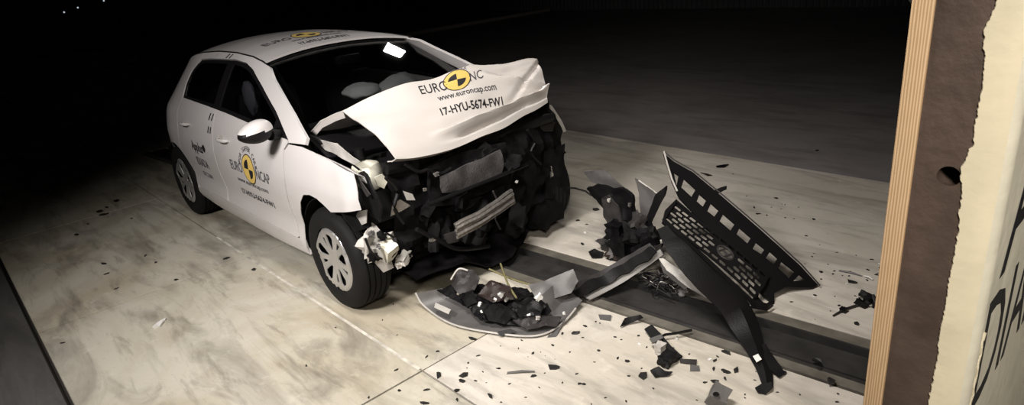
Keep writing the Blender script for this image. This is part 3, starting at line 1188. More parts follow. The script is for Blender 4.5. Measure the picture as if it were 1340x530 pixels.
wn = (.55, -.1, .83)
U1 = (0, 1, 0, 1)
decal('hood_lettering', 'EURO', on_hood([(0.151,-0.209,1.154),(0.190,-0.038,1.159),(0.150,-0.015,1.217),(0.113,-0.201,1.204)]), U1, 'ink', hood, want=wn)
decal('hood_lettering', 'NC', on_hood([(0.212,0.121,1.181),(0.227,0.216,1.193),(0.196,0.230,1.236),(0.179,0.137,1.228)]), U1, 'inkgrey', hood, want=wn)
decal('hood_lettering', 'www.euroncap.com', on_hood([(0.221,-0.143,1.087),(0.299,0.264,1.118),(0.273,0.272,1.152),(0.194,-0.133,1.124)]), U1, 'inkgrey', hood, bold=.01, want=wn)
decal('hood_lettering', '17-HYU-5674-FW1', on_hood([(0.272,-0.177,1.012),(0.352,0.264,1.050),(0.322,0.278,1.093),(0.239,-0.167,1.057)]), U1, 'ink', hood, bold=.015, want=wn)
decal('hood_lettering', 'SAFER', on_hood([(0.135,0.031,1.249),(0.165,0.139,1.246),(0.153,0.145,1.263),(0.125,0.041,1.265)]), U1, 'inkgrey', hood, want=wn)
emblem('crash_target_badge', on_hood([(0.194,-0.072,1.143),(0.233,0.112,1.152),(0.160,0.164,1.260),(0.122,-0.024,1.249)]), (.5, .5), .5, hood, wn)

# ---- crushed front end
def dark_front():
    nr, nc = 26, 40
    vs = []
    for i in range(nr):
        z = .14 + .80 * i / (nr - 1)
        for j in range(nc):
            y = -.60 + 1.38 * j / (nc - 1)
            x = .30 + .03 * math.sin(3 * z) + .07 * noise.noise(Vector((y * 5, z * 5, 2))) + .05 * noise.noise(Vector((y * 13, z * 12, 5)))
            x -= .22 * max(0, abs(y - .05) - .45)
            if z < .3:
                x -= (.3 - z) * .9
            vs.append((x, y, z))
    return sheet('crushed_radiator_support', vs, grid_faces(nr, nc), 'dark', car, .01, want=(1, 0, 0), sharp=22)


dark_front()
mb = MB()
mb.box((-.30, -.50, .26), (.22, .62, .84), bev=.05)
mb.build('engine_block', 'blackm', car)
# sagging undertray: dark sheet added to stand in for shade beneath the front
nr, nc = 12, 30
vs = []
for i in range(nr):
    for j in range(nc):
        y = -.58 + 1.24 * j / (nc - 1)
        k = i / (nr - 1)
        x = -.05 + (.47 - .38 * max(0, y - .05) + .10 * noise.noise(Vector((y * 3, 0, 3)))) * k - .15 * max(0, abs(y) - .4)
        vs.append((x, y, .23 - (.17 if y > -.05 else max(.05, .17 + .6 * (y + .05))) * k ** 1.5 + .035 * noise.noise(Vector((x * 7, y * 7, 1))) * (.4 + k * .5)))
sheet('shade_undertray', vs, grid_faces(nr, nc), 'dark', car, .006, want=(0, 0, 1), sharp=22)
# upper cross member under the hood lip
ucm = MB()
ucm.tube([(.30 + .03 * noise.noise(Vector((y * 4, 0, 0))), y, .85 + .02 * noise.noise(Vector((y * 5, 2, 0)))) for y in np.linspace(-.60, .72, 16)], .035, 7)
ucm.build('upper_cross_member', 'black', car)
# condenser sheet, torn, dull grey, with fins
shard('condenser', [(0.430,-0.355,0.756),(0.430,0.128,0.792),(0.430,0.141,0.700),(0.430,0.119,0.621),(0.430,-0.110,0.631),(0.430,-0.273,0.638),(0.430,-0.348,0.661)], 'condenser', car, .015, .018, .03, 3)
shard('radiator', [(0.390,-0.390,0.823),(0.390,-0.165,0.835),(0.390,0.200,0.817),(0.390,0.219,0.549),(0.390,-0.211,0.532),(0.390,-0.397,0.583)], 'dark', car, .02, .03, .04, 4)
# aluminium bumper beam, ribbed, bent
b0, b1 = Vector((0.500,-0.338,0.431)), Vector((0.490,0.132,0.498))
mb = MB()
for k in range(5):
    o = Vector((.010 * (k % 2), 0, -.020 * (k - 2)))
    pts = [b0.lerp(b1, t) + o + Vector((.02 * math.sin(t * 3.1), 0, .008 * noise.noise(Vector((t * 4, k, 0))))) for t in np.linspace(0, 1, 12)]
    mb.tube(pts, .0115, 6)
bb = mb.build('bumper_beam', 'alu', car)
shard('beam_bracket', [(0.490,0.096,0.524),(0.490,0.147,0.518),(0.490,0.158,0.443),(0.490,0.111,0.438)], 'alu', bb, .02, .004, .02, 2)
shard('beam_bracket', [(0.500,-0.410,0.433),(0.500,-0.327,0.427),(0.500,-0.320,0.361),(0.500,-0.392,0.373)], 'darkgrey', bb, .02, .006, .02, 6)
mb = MB()
mb.tube([(0.450,-0.466,0.629), (0.440,0.003,0.633), (0.400,0.369,0.626)], .012, 7)
mb.build('cooling_pipe', 'black', car)
# hoses and wiring looms
for k, (pts, m, r) in enumerate([
        ([(0.420,-0.685,0.851),(0.420,-0.629,0.756),(0.420,-0.665,0.669),(0.420,-0.623,0.564)], 'black', .012),
        ([(0.420,-0.556,0.888),(0.420,-0.475,0.821),(0.420,-0.413,0.816),(0.420,-0.340,0.768),(0.420,-0.254,0.780)], 'black', .010),
        ([(0.440,-0.559,0.509),(0.440,-0.417,0.386),(0.440,-0.289,0.283),(0.440,-0.053,0.214)], 'black', .014),
        ([(0.460,0.008,0.566),(0.460,0.039,0.466),(0.460,0.004,0.391),(0.460,0.037,0.301)], 'darkgrey', .006),
        ([(0.360,0.432,0.835),(0.360,0.492,0.743),(0.360,0.449,0.676),(0.360,0.532,0.574)], 'black', .010)]):
    P_ = [tuple(spl(pts, t)) for t in np.linspace(0, 1, 14)]
    MB().tube(P_, r, 7).build('hose', m, car)
# off-white tank in the right-hand corner of the bay
mb = MB()
c = Vector((0.051,-0.580,0.791))
mb.box((-.09, -.07, -.11), (.08, .06, .065), Matrix.Translation(c) @ Matrix.Rotation(.3, 4, 'Z') @ Matrix.Rotation(.12, 4, 'X'), bev=.045)
tk = mb.build('washer_tank', 'off', car)
MB().lathe([(.0, .06), (.03, .06), (.03, 0), (.022, 0)], 16, Matrix.Translation(c + Vector((-.03, -.02, .08))) @ Matrix.Rotation(math.pi / 2, 4, 'X')).build('filler_cap', 'black', tk)
lump('air_box', (-0.401,-0.500,0.884), (.18, .20, .16), 'black', car, 4, .25)
shard('torn_flange', [(-0.250,-0.700,0.970),(-0.044,-0.700,0.975),(0.077,-0.700,0.926),(0.187,-0.700,0.903),(0.110,-0.700,0.872),(-0.071,-0.700,0.902),(-0.252,-0.700,0.917)], 'lightgrey', car, .004, .012, .02, 8)
shard('torn_flange', [(-0.349,-0.700,0.990),(-0.246,-0.700,0.980),(-0.207,-0.700,0.933),(-0.323,-0.700,0.888),(-0.391,-0.700,0.917)], 'darkgrey', car, .004, .02, .02, 3)
for k, pts in enumerate([[(-0.378,-0.660,0.918),(-0.235,-0.660,0.910),(-0.079,-0.660,0.881),(0.095,-0.660,0.831)], [(-0.375,-0.600,0.962),(-0.245,-0.600,0.921),(-0.146,-0.600,0.888),(0.054,-0.600,0.881)]]):
    MB().tube([tuple(spl(pts, t)) for t in np.linspace(0, 1, 12)], .006, 6).build('cable', 'black', car)
# smashed right headlamp: dark shell, torn edges, bright reflector pieces
hl = shard('headlamp_shell', [(0.260,-0.780,0.863),(0.332,-0.780,0.889),(0.394,-0.780,0.866),(0.457,-0.780,0.802),(0.478,-0.780,0.720),(0.417,-0.780,0.618),(0.347,-0.780,0.642),(0.300,-0.780,0.743)], 'black', car, .012, .03, .03, 5)
shard('reflector', [(0.420,-0.697,0.631),(0.420,-0.671,0.689),(0.420,-0.619,0.704),(0.420,-0.562,0.649),(0.420,-0.620,0.637)], 'bright', hl, .004, .006, .02, 3)
shard('reflector', [(0.360,-0.724,0.852),(0.360,-0.670,0.854),(0.360,-0.639,0.809),(0.360,-0.671,0.770),(0.360,-0.710,0.800)], 'off', hl, .005, .01, .02, 9)
shard('lamp_rim', [(0.280,-0.800,0.868),(0.310,-0.800,0.887),(0.425,-0.800,0.789),(0.388,-0.800,0.768)], 'darkgrey', hl, .006, .004, .02, 2)
shard('lamp_bracket', [(0.430,-0.597,0.748),(0.430,-0.542,0.713),(0.430,-0.529,0.672),(0.430,-0.582,0.689)], 'lightgrey', hl, .006, .004, .02, 5)
lump('lamp_motor', (0.189,-0.620,0.541), (.09, .10, .11), 'dark', hl, 9)
shard('wing_liner_tab', [(0.256,-0.800,0.655),(0.355,-0.800,0.686),(0.328,-0.800,0.604),(0.243,-0.800,0.565),(0.204,-0.800,0.597)], 'lightgrey', car, .004, .008, .02, 7)
# pale washer pump / fog-lamp cluster hanging behind the wheel
fc = lump('fog_lamp_carrier', (0.360,-0.762,0.447), (.14, .15, .15), 'lightgrey', car, 12, .5, 2, (.3, .2, .4))
lump('lamp_body', (0.430,-0.752,0.448), (.07, .075, .11), 'off', fc, 15, .2, 2, (.2, .6, .1))
lump('connector', (0.430,-0.665,0.368), (.05, .09, .04), 'lightgrey', fc, 17, .45, 2, (.2, .1, .5))
lump('bracket', (0.380,-0.830,0.510), (.03, .10, .13), 'lightgrey', fc, 21, .3, 2, (.0, .2, .6))
for pts in ([(0.440,-0.879,0.571),(0.440,-0.858,0.483),(0.440,-0.802,0.424),(0.440,-0.766,0.484)], [(0.450,-0.759,0.561),(0.450,-0.713,0.513),(0.450,-0.705,0.445),(0.450,-0.751,0.416)]):
    MB().tube([tuple(spl(pts, t)) for t in np.linspace(0, 1, 12)], .007, 6).build('cable', 'black', fc)
for k, (pt, sz, m) in enumerate([((0.420,-0.835,0.441), .05, 'dark'), ((0.450,-0.713,0.485), .045, 'black'), ((0.440,-0.779,0.548), .04, 'dark'), ((0.440,-0.706,0.349), .035, 'lightgrey'), ((0.460,-0.823,0.511), .022, 'grey'), ((0.420,-0.828,0.574), .03, 'grey'), ((0.440,-0.629,0.375), .02, 'dark')]):
    lump('torn_piece', pt, (sz * .8, sz, sz * .9), m, fc, 160 + k, .5, 2, (k, .5 * k, .3))
# left-hand corner
hl2 = shard('headlamp_shell', [(0.220,0.561,0.892),(0.220,0.740,0.911),(0.220,0.855,0.826),(0.220,0.914,0.690),(0.220,0.868,0.543),(0.220,0.709,0.608),(0.220,0.573,0.741)], 'black', car, .012, .03, .03, 15)
shard('lamp_lens', [(0.270,0.594,0.848),(0.270,0.683,0.860),(0.270,0.783,0.794),(0.270,0.747,0.737),(0.270,0.629,0.766)], 'darkgrey', hl2, .006, .008, .02, 5)
shard('torn_wing_edge', [(0.200,0.799,0.913),(0.200,0.836,0.894),(0.200,0.926,0.764),(0.200,0.967,0.675),(0.200,0.919,0.681),(0.200,0.872,0.776)], 'lightgrey', car, .005, .004, .02, 5)
lump('lamp_socket', (0.300,0.697,0.479), (.05, .07, .07), 'bright', hl2, 31, .45)
lump('crushed_corner', (0.220,0.694,0.466), (.22, .20, .34), 'dark', car, 33, .35)
lump('crushed_corner', (0.200,0.634,0.214), (.24, .28, .26), 'dark', car, 37, .3)
for k in range(16):
    y, z = rnd.uniform(-.5, .62), rnd.uniform(.24, .78)
    lump('crushed_component', (rnd.uniform(.32, .38), y, z), (rnd.uniform(.06, .12), rnd.uniform(.08, .2), rnd.uniform(.05, .14)), rnd.choice(['dark', 'blackm', 'dark']), car, 50 + k, .4, 2, (rnd.random(), rnd.random(), rnd.random()))
for k, (u, s_) in enumerate([((0.440,-0.465,0.718), .014), ((0.440,0.226,0.556), .012), ((0.440,-0.374,0.782), .02), ((0.360,0.035,0.050), .03), ((0.440,-0.462,0.412), .022)]):
    lump('metal_bracket', u, (s_, s_ * 1.3, s_), ['alu', 'lightgrey', 'grey', 'lightgrey', 'alu'][k], car, 80 + k, .4)


# ------------------------------------------------------------------ torn-off front bumper cover lying inside-up on the floor
def ribbon(name, rows, m, parent, t=.005, n=36, seed=0, amp=.006, sharp=28):
    vs = []
    for ri, row in enumerate(rows):
        for k in range(n):
            p = spl(row, k / (n - 1))
            p += Vector((0, 0, 1)) * amp * noise.noise(Vector((k * .35, ri * 1.3, seed)))
            vs.append(tuple(p))
    return sheet(name, vs, grid_faces(len(rows), n), m, parent, t, want=(.3, -.4, 1), sharp=sharp)


bc = thing('bumper_cover', 'torn front bumper cover with grey inside, lying on the floor across the track', 'bumper', (0.868,-0.344,0.000))
rim = [(0.370,-0.587,0.090),(0.439,-0.582,0.020),(0.713,-0.594,0.012),(0.979,-0.501,0.012),(1.165,-0.380,0.012),(1.188,-0.208,0.012),(1.149,0.002,0.050)]
mid = [(0.423,-0.534,0.100),(0.473,-0.499,0.030),(0.671,-0.494,0.008),(0.899,-0.429,0.008),(1.063,-0.318,0.008),(1.062,-0.160,0.010),(1.049,0.025,0.060)]
top = [(0.467,-0.466,0.100),(0.526,-0.423,0.050),(0.650,-0.395,0.020),(0.816,-0.353,0.020),(0.922,-0.249,0.030),(0.999,-0.171,0.100),(1.010,-0.008,0.160)]
b1_ = ribbon('bumper_skin', [rim, mid, top], 'grey', bc, seed=1)
MB().tube([tuple(spl(rim, t) + Vector((0, 0, .004))) for t in np.linspace(0, .93, 50)], .0055, 6).build('white_painted_edge', 'lightgrey', bc)
shard('label_sticker', [(0.532,-0.564,0.075),(0.651,-0.547,0.065),(0.673,-0.582,0.060),(0.560,-0.597,0.070)], 'lightgrey', b1_, .002, .001, .03, 4)
# raised grey end, bent up beside the track
shard('bumper_end', [(0.861,-0.142,0.120),(0.955,-0.096,0.150),(1.026,-0.022,0.190),(1.067,0.031,0.210),(1.136,-0.006,0.170),(1.111,-0.041,0.100),(1.019,-0.110,0.060),(0.945,-0.168,0.080)], 'grey', bc, .005, .015, .025, 4)
# long light-grey strip rising toward the headlamp wreck
st_a = [(1.103,0.067,0.030),(1.172,0.234,0.080),(1.262,0.371,0.160),(1.343,0.476,0.240)]
st_b = [(1.154,0.061,0.030),(1.210,0.227,0.060),(1.288,0.379,0.130),(1.362,0.479,0.210)]
ribbon('bumper_strip', [st_a, st_b], 'grey_light', bc, .006, 24, 3, .003)
st_c = [(1.053,0.050,0.100),(1.089,0.268,0.120),(1.166,0.427,0.180),(1.245,0.509,0.240)]
st_d = [(1.084,0.051,0.060),(1.127,0.247,0.080),(1.217,0.388,0.150),(1.298,0.495,0.220)]
ribbon('bumper_strip', [st_c, st_d], 'darkgrey', bc, .006, 24, 5, .006)
st_e = [(1.088,-0.015,0.100),(1.127,0.223,0.120),(1.207,0.380,0.180),(1.277,0.480,0.240)]
st_f = [(1.112,0.006,0.050),(1.183,0.207,0.090),(1.273,0.343,0.160),(1.346,0.441,0.230)]
ribbon('torn_lip', [st_e, st_f], 'black', bc, .006, 24, 9, .02)
# black inner trim and torn brackets inside the shell
for k, (px, m, a) in enumerate([
        ([(0.686,-0.455,0.050),(0.634,-0.362,0.080),(0.700,-0.242,0.070),(0.857,-0.145,0.060),(1.004,-0.144,0.060),(1.100,-0.196,0.050),(1.092,-0.321,0.030),(0.956,-0.449,0.030),(0.843,-0.499,0.040)], 'black', .05),
        ([(0.497,-0.418,0.120),(0.518,-0.365,0.200),(0.577,-0.308,0.200),(0.657,-0.321,0.170),(0.673,-0.377,0.120),(0.592,-0.439,0.100)], 'darkgrey', .03),
        ([(0.712,-0.393,0.120),(0.714,-0.302,0.160),(0.839,-0.252,0.140),(0.914,-0.303,0.110),(0.833,-0.386,0.100)], 'brownhose', .03),
        ([(0.924,-0.337,0.100),(0.964,-0.243,0.120),(1.073,-0.222,0.110),(1.114,-0.309,0.080),(1.031,-0.373,0.070)], 'black', .04),
        ([(0.840,-0.465,0.100),(0.895,-0.382,0.120),(0.998,-0.383,0.100),(0.988,-0.446,0.060),(0.910,-0.488,0.060)], 'dark', .04),
        ([(1.003,-0.394,0.050),(1.074,-0.299,0.070),(1.175,-0.197,0.050),(1.204,-0.272,0.030),(1.103,-0.390,0.030)], 'darkgrey', .03),
        ([(0.460,-0.495,0.100),(0.481,-0.407,0.110),(0.585,-0.329,0.100),(0.658,-0.203,0.080),(0.845,-0.131,0.080),(0.931,-0.156,0.060),(0.841,-0.313,0.050),(0.686,-0.455,0.050),(0.559,-0.465,0.060)], 'dark', .04),
        ([(0.623,-0.461,0.120),(0.660,-0.388,0.130),(0.747,-0.431,0.100),(0.709,-0.481,0.080)], 'dark', .04)]):
    shard('torn_inner_trim', px, m, bc, .006, a, .02, 20 + k, 14, 20)
for k, (pt, s_, m) in enumerate([((0.657,-0.480,0.140), .016, 'bright'), ((0.816,-0.465,0.120), .018, 'chipw'), ((0.873,-0.359,0.150), .02, 'chipw'), ((0.925,-0.361,0.140), .018, 'bright'), ((1.061,-0.247,0.150), .03, 'chipw'),
                                 ((0.858,-0.492,0.100), .014, 'chipw'), ((1.073,-0.343,0.090), .014, 'chipw'), ((1.122,-0.323,0.080), .018, 'lightgrey'), ((0.874,-0.400,0.140), .012, 'chipw'), ((1.199,-0.202,0.080), .012, 'chipw')]):
    lump('broken_clip', pt, (s_ * 1.0, s_ * 1.35, s_ * .7), m, bc, 130 + k, .4, 1, (k, k * 2, k * 3))
for k, pts in enumerate([[(0.500,-0.415,0.150),(0.527,-0.370,0.210),(0.571,-0.338,0.200)], [(0.598,-0.107,0.160),(0.801,-0.235,0.140),(0.929,-0.292,0.120)], [(0.563,-0.172,0.140),(0.726,-0.126,0.100),(0.882,-0.103,0.100)]]):
    MB().tube([tuple(spl(pts, t)) for t in np.linspace(0, 1, 10)], .006, 6).build('torn_rod', ['lightgrey', 'olive', 'olive'][k], bc)
shard('corner_flap', [(1.197,-0.217,0.020),(1.198,-0.180,0.050),(1.171,-0.275,0.000),(1.203,-0.344,0.000),(1.236,-0.309,0.000)], 'grey', bc, .004, .004, .02, 2)
shard('black_splinter', [(0.985,-0.503,0.030),(1.034,-0.447,0.040),(1.069,-0.436,0.030),(1.012,-0.503,0.012)], 'black', bc, .004, .004, .02, 3)

# ------------------------------------------------------------------ headlamp wreck standing at the far end of the bumper
hw = thing('headlamp_wreck', 'broken headlamp unit with grey shell and dark torn housing beside the grille', 'headlamp', (0.846,0.759,0.000))
shard('lamp_shell', [(0.588,0.700,0.517),(0.675,0.700,0.537),(0.765,0.700,0.558),(0.856,0.700,0.513),(0.950,0.700,0.449),(0.888,0.700,0.395),(0.802,0.700,0.408),(0.726,0.700,0.425),(0.637,0.700,0.451)], 'grey', hw, .006, .02, .02, 3)
shard('lamp_housing', [(0.638,0.680,0.414),(0.745,0.680,0.467),(0.832,0.680,0.452),(0.924,0.680,0.470),(1.000,0.680,0.434),(1.020,0.680,0.326),(0.981,0.680,0.202),(1.027,0.680,0.118),(0.891,0.680,0.059),(0.819,0.680,0.161),(0.759,0.680,0.245),(0.699,0.680,0.340)], 'dark', hw, .02, .05, .025, 5)
shard('lamp_lens', [(0.773,0.640,0.369),(0.838,0.640,0.414),(0.909,0.640,0.356),(0.929,0.640,0.245),(0.852,0.640,0.184),(0.792,0.640,0.256)], 'darkgrey', hw, .01, .02, .02, 8)
shard('torn_shell', [(1.021,0.680,0.554),(1.083,0.680,0.531),(1.182,0.680,0.487),(1.214,0.680,0.449),(1.147,0.680,0.325),(1.077,0.680,0.236),(1.056,0.680,0.344),(1.047,0.680,0.454)], 'grey', hw, .005, .02, .02, 9)
shard('dark_flap', [(1.200,0.640,0.498),(1.254,0.640,0.547),(1.275,0.640,0.565),(1.264,0.640,0.501),(1.220,0.640,0.415),(1.164,0.640,0.302),(1.196,0.640,0.229),(1.127,0.640,0.159),(1.094,0.640,0.244)], 'black', hw, .008, .02, .02, 11)
lump('lamp_body', (1.036,0.700,0.112), (.16, .16, .14), 'dark', hw, 40, .4)
lump('lamp_body', (0.956,0.630,0.117), (.12, .14, .13), 'dark', hw, 41, .45)
for k, (pt, sz, m) in enumerate([((0.906,0.620,0.204), .10, 'dark'), ((1.054,0.600,0.217), .11, 'dark'), ((1.194,0.580,0.230), .10, 'dark'), ((1.162,0.560,0.127), .10, 'dark'), ((0.899,0.620,0.041), .09, 'brownhose'), ((0.766,0.660,0.055), .06, 'darkgrey'), ((1.258,0.550,0.168), .07, 'darkgrey'), ((1.088,0.620,0.301), .08, 'darkgrey')]):
    lump('crushed_housing', pt, (sz, sz * 1.1, sz * .9), m, hw, 200 + k, .55, 2, (k, .4 * k, .2))
lump('lamp_mount', (0.965,0.660,-0.011), (.18, .16, .10), 'black', hw, 42, .4)
for k, pts in enumerate([[(0.988,0.640,0.218),(1.060,0.640,0.246),(1.128,0.640,0.201),(1.080,0.640,0.126),(1.161,0.640,0.127)], [(1.138,0.620,0.262),(1.199,0.620,0.247),(1.164,0.620,0.167),(1.231,0.620,0.133)], [(0.953,0.640,0.251),(0.999,0.640,0.189),(1.045,0.640,0.137)]]):
    MB().tube([tuple(spl(pts, t)) for t in np.linspace(0, 1, 14)], .008, 6).build('wire_loop', 'darkgrey', hw)
for k, pt in enumerate([(0.851,0.630,0.388), (0.834,0.680,0.066), (1.065,0.620,0.108), (1.013,0.630,0.392), (1.267,0.600,0.222), (0.905,0.660,0.038)]):
    lump('broken_clip', pt, (.014, .018, .022), ['lightgrey', 'chipw', 'lightgrey', 'grey', 'lightgrey', 'grey'][k], hw, 60 + k, .4, 1)
MB().tube([(0.496,0.640,0.399),(0.552,0.640,0.409),(0.646,0.640,0.406),(0.697,0.640,0.385)], .006, 6).build('torn_wire', 'black', hw)
MB().tube([(1.049,0.680,0.544), (1.188,0.680,0.483)], .005, 6).build('broken_edge', 'lightgrey', hw)

# ------------------------------------------------------------------ radiator grille with slotted upper trim
gr = thing('radiator_grille', 'black radiator grille with honeycomb mesh and slotted upper trim leaning on the wreckage', 'grille', (1.93, .80, 0))
GO = Vector((2.03, .985, 0.0))
gx = (Vector((1.066, .914, .645)) - GO).normalized()
gn = (Vector((1.93, .70, 0)) - GO).cross(gx).normalized()
if gn.z < 0:
    gn = -gn
gy = gn.cross(gx).normalized()


def to2(P_):
    return [((Vector(p) - GO).dot(gx), (Vector(p) - GO).dot(gy)) for p in P_]


def to3(p, d=0.0):
    return tuple(GO + gx * p[0] + gy * p[1] + gn * (d + .008))


trim = to2([(1.063,0.910,0.646),(1.132,0.916,0.600),(1.240,0.960,0.537),(1.415,0.978,0.421),(1.586,0.990,0.306),(1.754,0.998,0.193),(1.917,1.002,0.082),(2.029,0.987,0.001),(2.016,0.939,-0.002),(1.926,0.811,0.029),(1.905,0.729,0.024),(1.816,0.759,0.092),(1.696,0.754,0.174),(1.557,0.741,0.266),(1.412,0.732,0.364),(1.293,0.738,0.447),(1.204,0.791,0.521)])
slots = [to2(x) for x in ([(1.171,0.857,0.559),(1.204,0.864,0.538),(1.240,0.786,0.495)], [(1.234,0.876,0.520),(1.314,0.878,0.466),(1.326,0.809,0.441),(1.258,0.807,0.487)], [(1.344,0.872,0.444),(1.389,0.875,0.414),(1.400,0.815,0.392),(1.361,0.812,0.418)], [(1.416,0.882,0.397),(1.466,0.885,0.363),(1.473,0.821,0.343),(1.432,0.814,0.370)], [(1.494,0.888,0.344),(1.567,0.893,0.296),(1.574,0.830,0.276),(1.507,0.824,0.320)],
                          [(1.595,0.896,0.277),(1.666,0.902,0.230),(1.672,0.848,0.213),(1.607,0.842,0.256)], [(1.698,0.904,0.208),(1.748,0.910,0.176),(1.751,0.861,0.162),(1.706,0.846,0.189)], [(1.773,0.926,0.162),(1.819,0.928,0.131),(1.821,0.870,0.116),(1.778,0.864,0.144)], [(1.841,0.931,0.117),(1.914,0.944,0.070),(1.912,0.875,0.055),(1.848,0.873,0.098)], [(1.938,0.951,0.055),(1.980,0.957,0.027),(1.936,0.882,0.040)])]
o2, f2 = tri2d(trim, slots, .03)
sheet('upper_trim', [to3(p, .012) for p in o2], f2, 'black', gr, .012, want=tuple(gn))
e0 = to2([(1.060,0.914,0.649),(1.129,0.920,0.603),(1.237,0.964,0.540),(1.412,0.982,0.424),(1.584,0.995,0.309),(1.751,1.003,0.196),(1.915,1.006,0.084),(2.038,0.986,-0.005)])
MB().tube([to3(p, .02) for p in e0], .0045, 6).build('trim_edge_strip', 'darkgrey', gr)
e1 = to2([(1.060,0.914,0.649),(1.120,0.859,0.594),(1.196,0.796,0.527),(1.260,0.756,0.474)])
MB().tube([to3(p, .02) for p in e1], .006, 6).build('trim_end_strip', 'lightgrey', gr)
# honeycomb: bars of every cell ring, joined
cA, cB, cC, cD = to2([(1.315,0.564,0.389),(1.850,0.597,0.030),(1.835,0.758,0.079),(1.294,0.705,0.438)])
LX = (math.dist(cA, cB) + math.dist(cC, cD)) / 2


def mp(u, v):
    a = Vector(cA).lerp(Vector(cB), u)
    b = Vector(cD).lerp(Vector(cC), u)
    return tuple(a.lerp(b, v))


outl = [mp(u, v) for u, v in ((-.02, -.06), (.3, -.07), (.6, -.07), (1.0, -.06), (1.02, .5), (1.01, 1.06), (.6, 1.07), (.3, 1.07), (0, 1.04), (-.03, .5))]
cells = []
nu, nv = 12, 5
for j in range(nv):
    for i in range(nu):
        u0 = (i + (.5 if j % 2 else 0)) / nu
        if u0 + 1 / nu > 1.0:
            continue
        a, b = u0 + .004, u0 + 1 / nu - .004
        v0, v1 = j / nv + .018, (j + 1) / nv - .018
        vm = (v0 + v1) / 2
        cells.append([mp(a, vm), mp(a + .012, v0), mp(b - .012, v0), mp(b, vm), mp(b - .012, v1), mp(a + .012, v1)])
cb = mp(.60, .52)
cells = [c for c in cells if math.dist((sum(p[0] for p in c) / 6, sum(p[1] for p in c) / 6), cb) > .05]
ringh = [(cb[0] + .050 * math.cos(a), cb[1] + .036 * math.sin(a)) for a in np.linspace(0, 2 * math.pi, 20, endpoint=False)]
cells = [c for c in cells if not any(math.hypot((p[0] - cb[0]) / .056, (p[1] - cb[1]) / .042) < 1 for p in c)]
o2, f2 = tri2d(outl, cells + [ringh], .06)
gm = sheet('honeycomb_mesh', [to3(p, .010 + .03 * math.sin(3 * (p[0] / LX))) for p in o2], f2, 'black', gr, .010, want=tuple(gn))
mb = MB()
mb.tube([to3((cb[0] + .050 * math.cos(a), cb[1] + .036 * math.sin(a)), .036) for a in np.linspace(0, 2 * math.pi, 25)], .006, 6, cap=False)
mb.tube([to3((cb[0] - .030, cb[1] - .024), .036), to3((cb[0] - .012, cb[1] + .028), .036)], .006, 6)
mb.tube([to3((cb[0] + .012, cb[1] - .028), .036), to3((cb[0] + .030, cb[1] + .024), .036)], .006, 6)
mb.tube([to3((cb[0] - .022, cb[1] + .004), .036), to3((cb[0] + .022, cb[1] - .004), .036)], .006, 6)
mb.build('emblem', 'darkgrey', gr)
# frame round the mesh
fr2 = to2([(1.282,0.722,0.450),(1.412,0.732,0.364),(1.557,0.741,0.266),(1.696,0.754,0.174),(1.816,0.759,0.092),(1.903,0.733,0.026),(1.936,0.671,-0.011),(1.918,0.604,-0.015),(1.864,0.578,0.016),(1.793,0.567,0.062),(1.671,0.552,0.143),(1.503,0.548,0.257),(1.319,0.528,0.378),(1.285,0.608,0.420)])
o2, f2 = tri2d(fr2, [[mp(u, v) for u, v in ((.0, -.02), (1, -.02), (1, 1.02), (0, 1.02))], to2([(1.849,0.665,0.047),(1.881,0.672,0.027),(1.913,0.672,0.005),(1.904,0.630,0.001),(1.863,0.631,0.029)])], .035)
sheet('grille_frame', [to3(p, .004) for p in o2], f2, 'black', gr, .016, want=tuple(gn))
# thin prop strip leaning behind the trim
shard('broken_lath', [(1.277,1.131,0.380),(1.333,1.220,0.400),(1.348,1.194,0.390),(1.312,1.119,0.370),(1.414,1.147,0.300),(1.428,1.094,0.300),(1.282,1.115,0.360)], 'black', gr, .006, .003, .02, 3)

# ------------------------------------------------------------------ long black air guide lying over the track
ag = thing('air_guide', 'long bent black plastic air guide draped over the track, hooked at its end', 'car part', (1.932,0.259,0.000))
l1 = [(1.403,0.363,0.420),(1.543,0.259,0.360),(1.710,0.215,0.260),(1.849,0.233,0.150),(1.944,0.219,0.060),(2.068,0.141,0.020),(2.162,0.051,0.012),(2.228,-0.028,0.012)]
l2 = [(1.483,0.391,0.430),(1.632,0.344,0.370),(1.774,0.355,0.270),(1.896,0.404,0.160),(2.000,0.373,0.060),(2.104,0.234,0.030),(2.201,0.118,0.014),(2.273,-0.011,0.012)]
lm = [(1.450,0.389,0.450),(1.592,0.333,0.390),(1.744,0.317,0.290),(1.872,0.340,0.180),(1.983,0.287,0.090),(2.103,0.161,0.050),(2.191,0.064,0.030),(2.255,-0.033,0.020)]
ribbon('guide_plate', [l1, lm, l2], 'black', ag, .006, 40, 7, .006)
shard('guide_hook', [(2.217,-0.069,0.010),(2.230,-0.040,0.020),(2.263,-0.008,0.030),(2.280,-0.034,0.020),(2.271,-0.076,0.008),(2.241,-0.087,0.008)], 'black', ag, .006, .006, .02, 5)
shard('guide_flap', [(2.077,0.212,0.030),(2.111,0.236,0.040),(2.216,0.146,0.030),(2.268,0.115,0.012),(2.263,0.067,0.012),(2.200,0.090,0.020)], 'black', ag, .006, .006, .02, 6)
shard('guide_flange', [(1.412,0.393,0.430),(1.479,0.396,0.400),(1.649,0.369,0.280),(1.800,0.369,0.170),(1.791,0.346,0.150),(1.629,0.350,0.250),(1.449,0.382,0.370)], 'darkgrey', ag, .006, .01, .02, 8)
shard('paper_label', [(2.116,0.100,0.045),(2.129,0.125,0.050),(2.159,0.103,0.045),(2.146,0.080,0.035)], 'chipw', ag, .002, .001, .02, 2)
shard('torn_end', [(1.906,0.485,0.100),(1.963,0.558,0.060),(1.972,0.610,0.030),(1.960,0.552,0.020),(1.914,0.481,0.050)], 'black', ag, .008, .01, .02, 12)
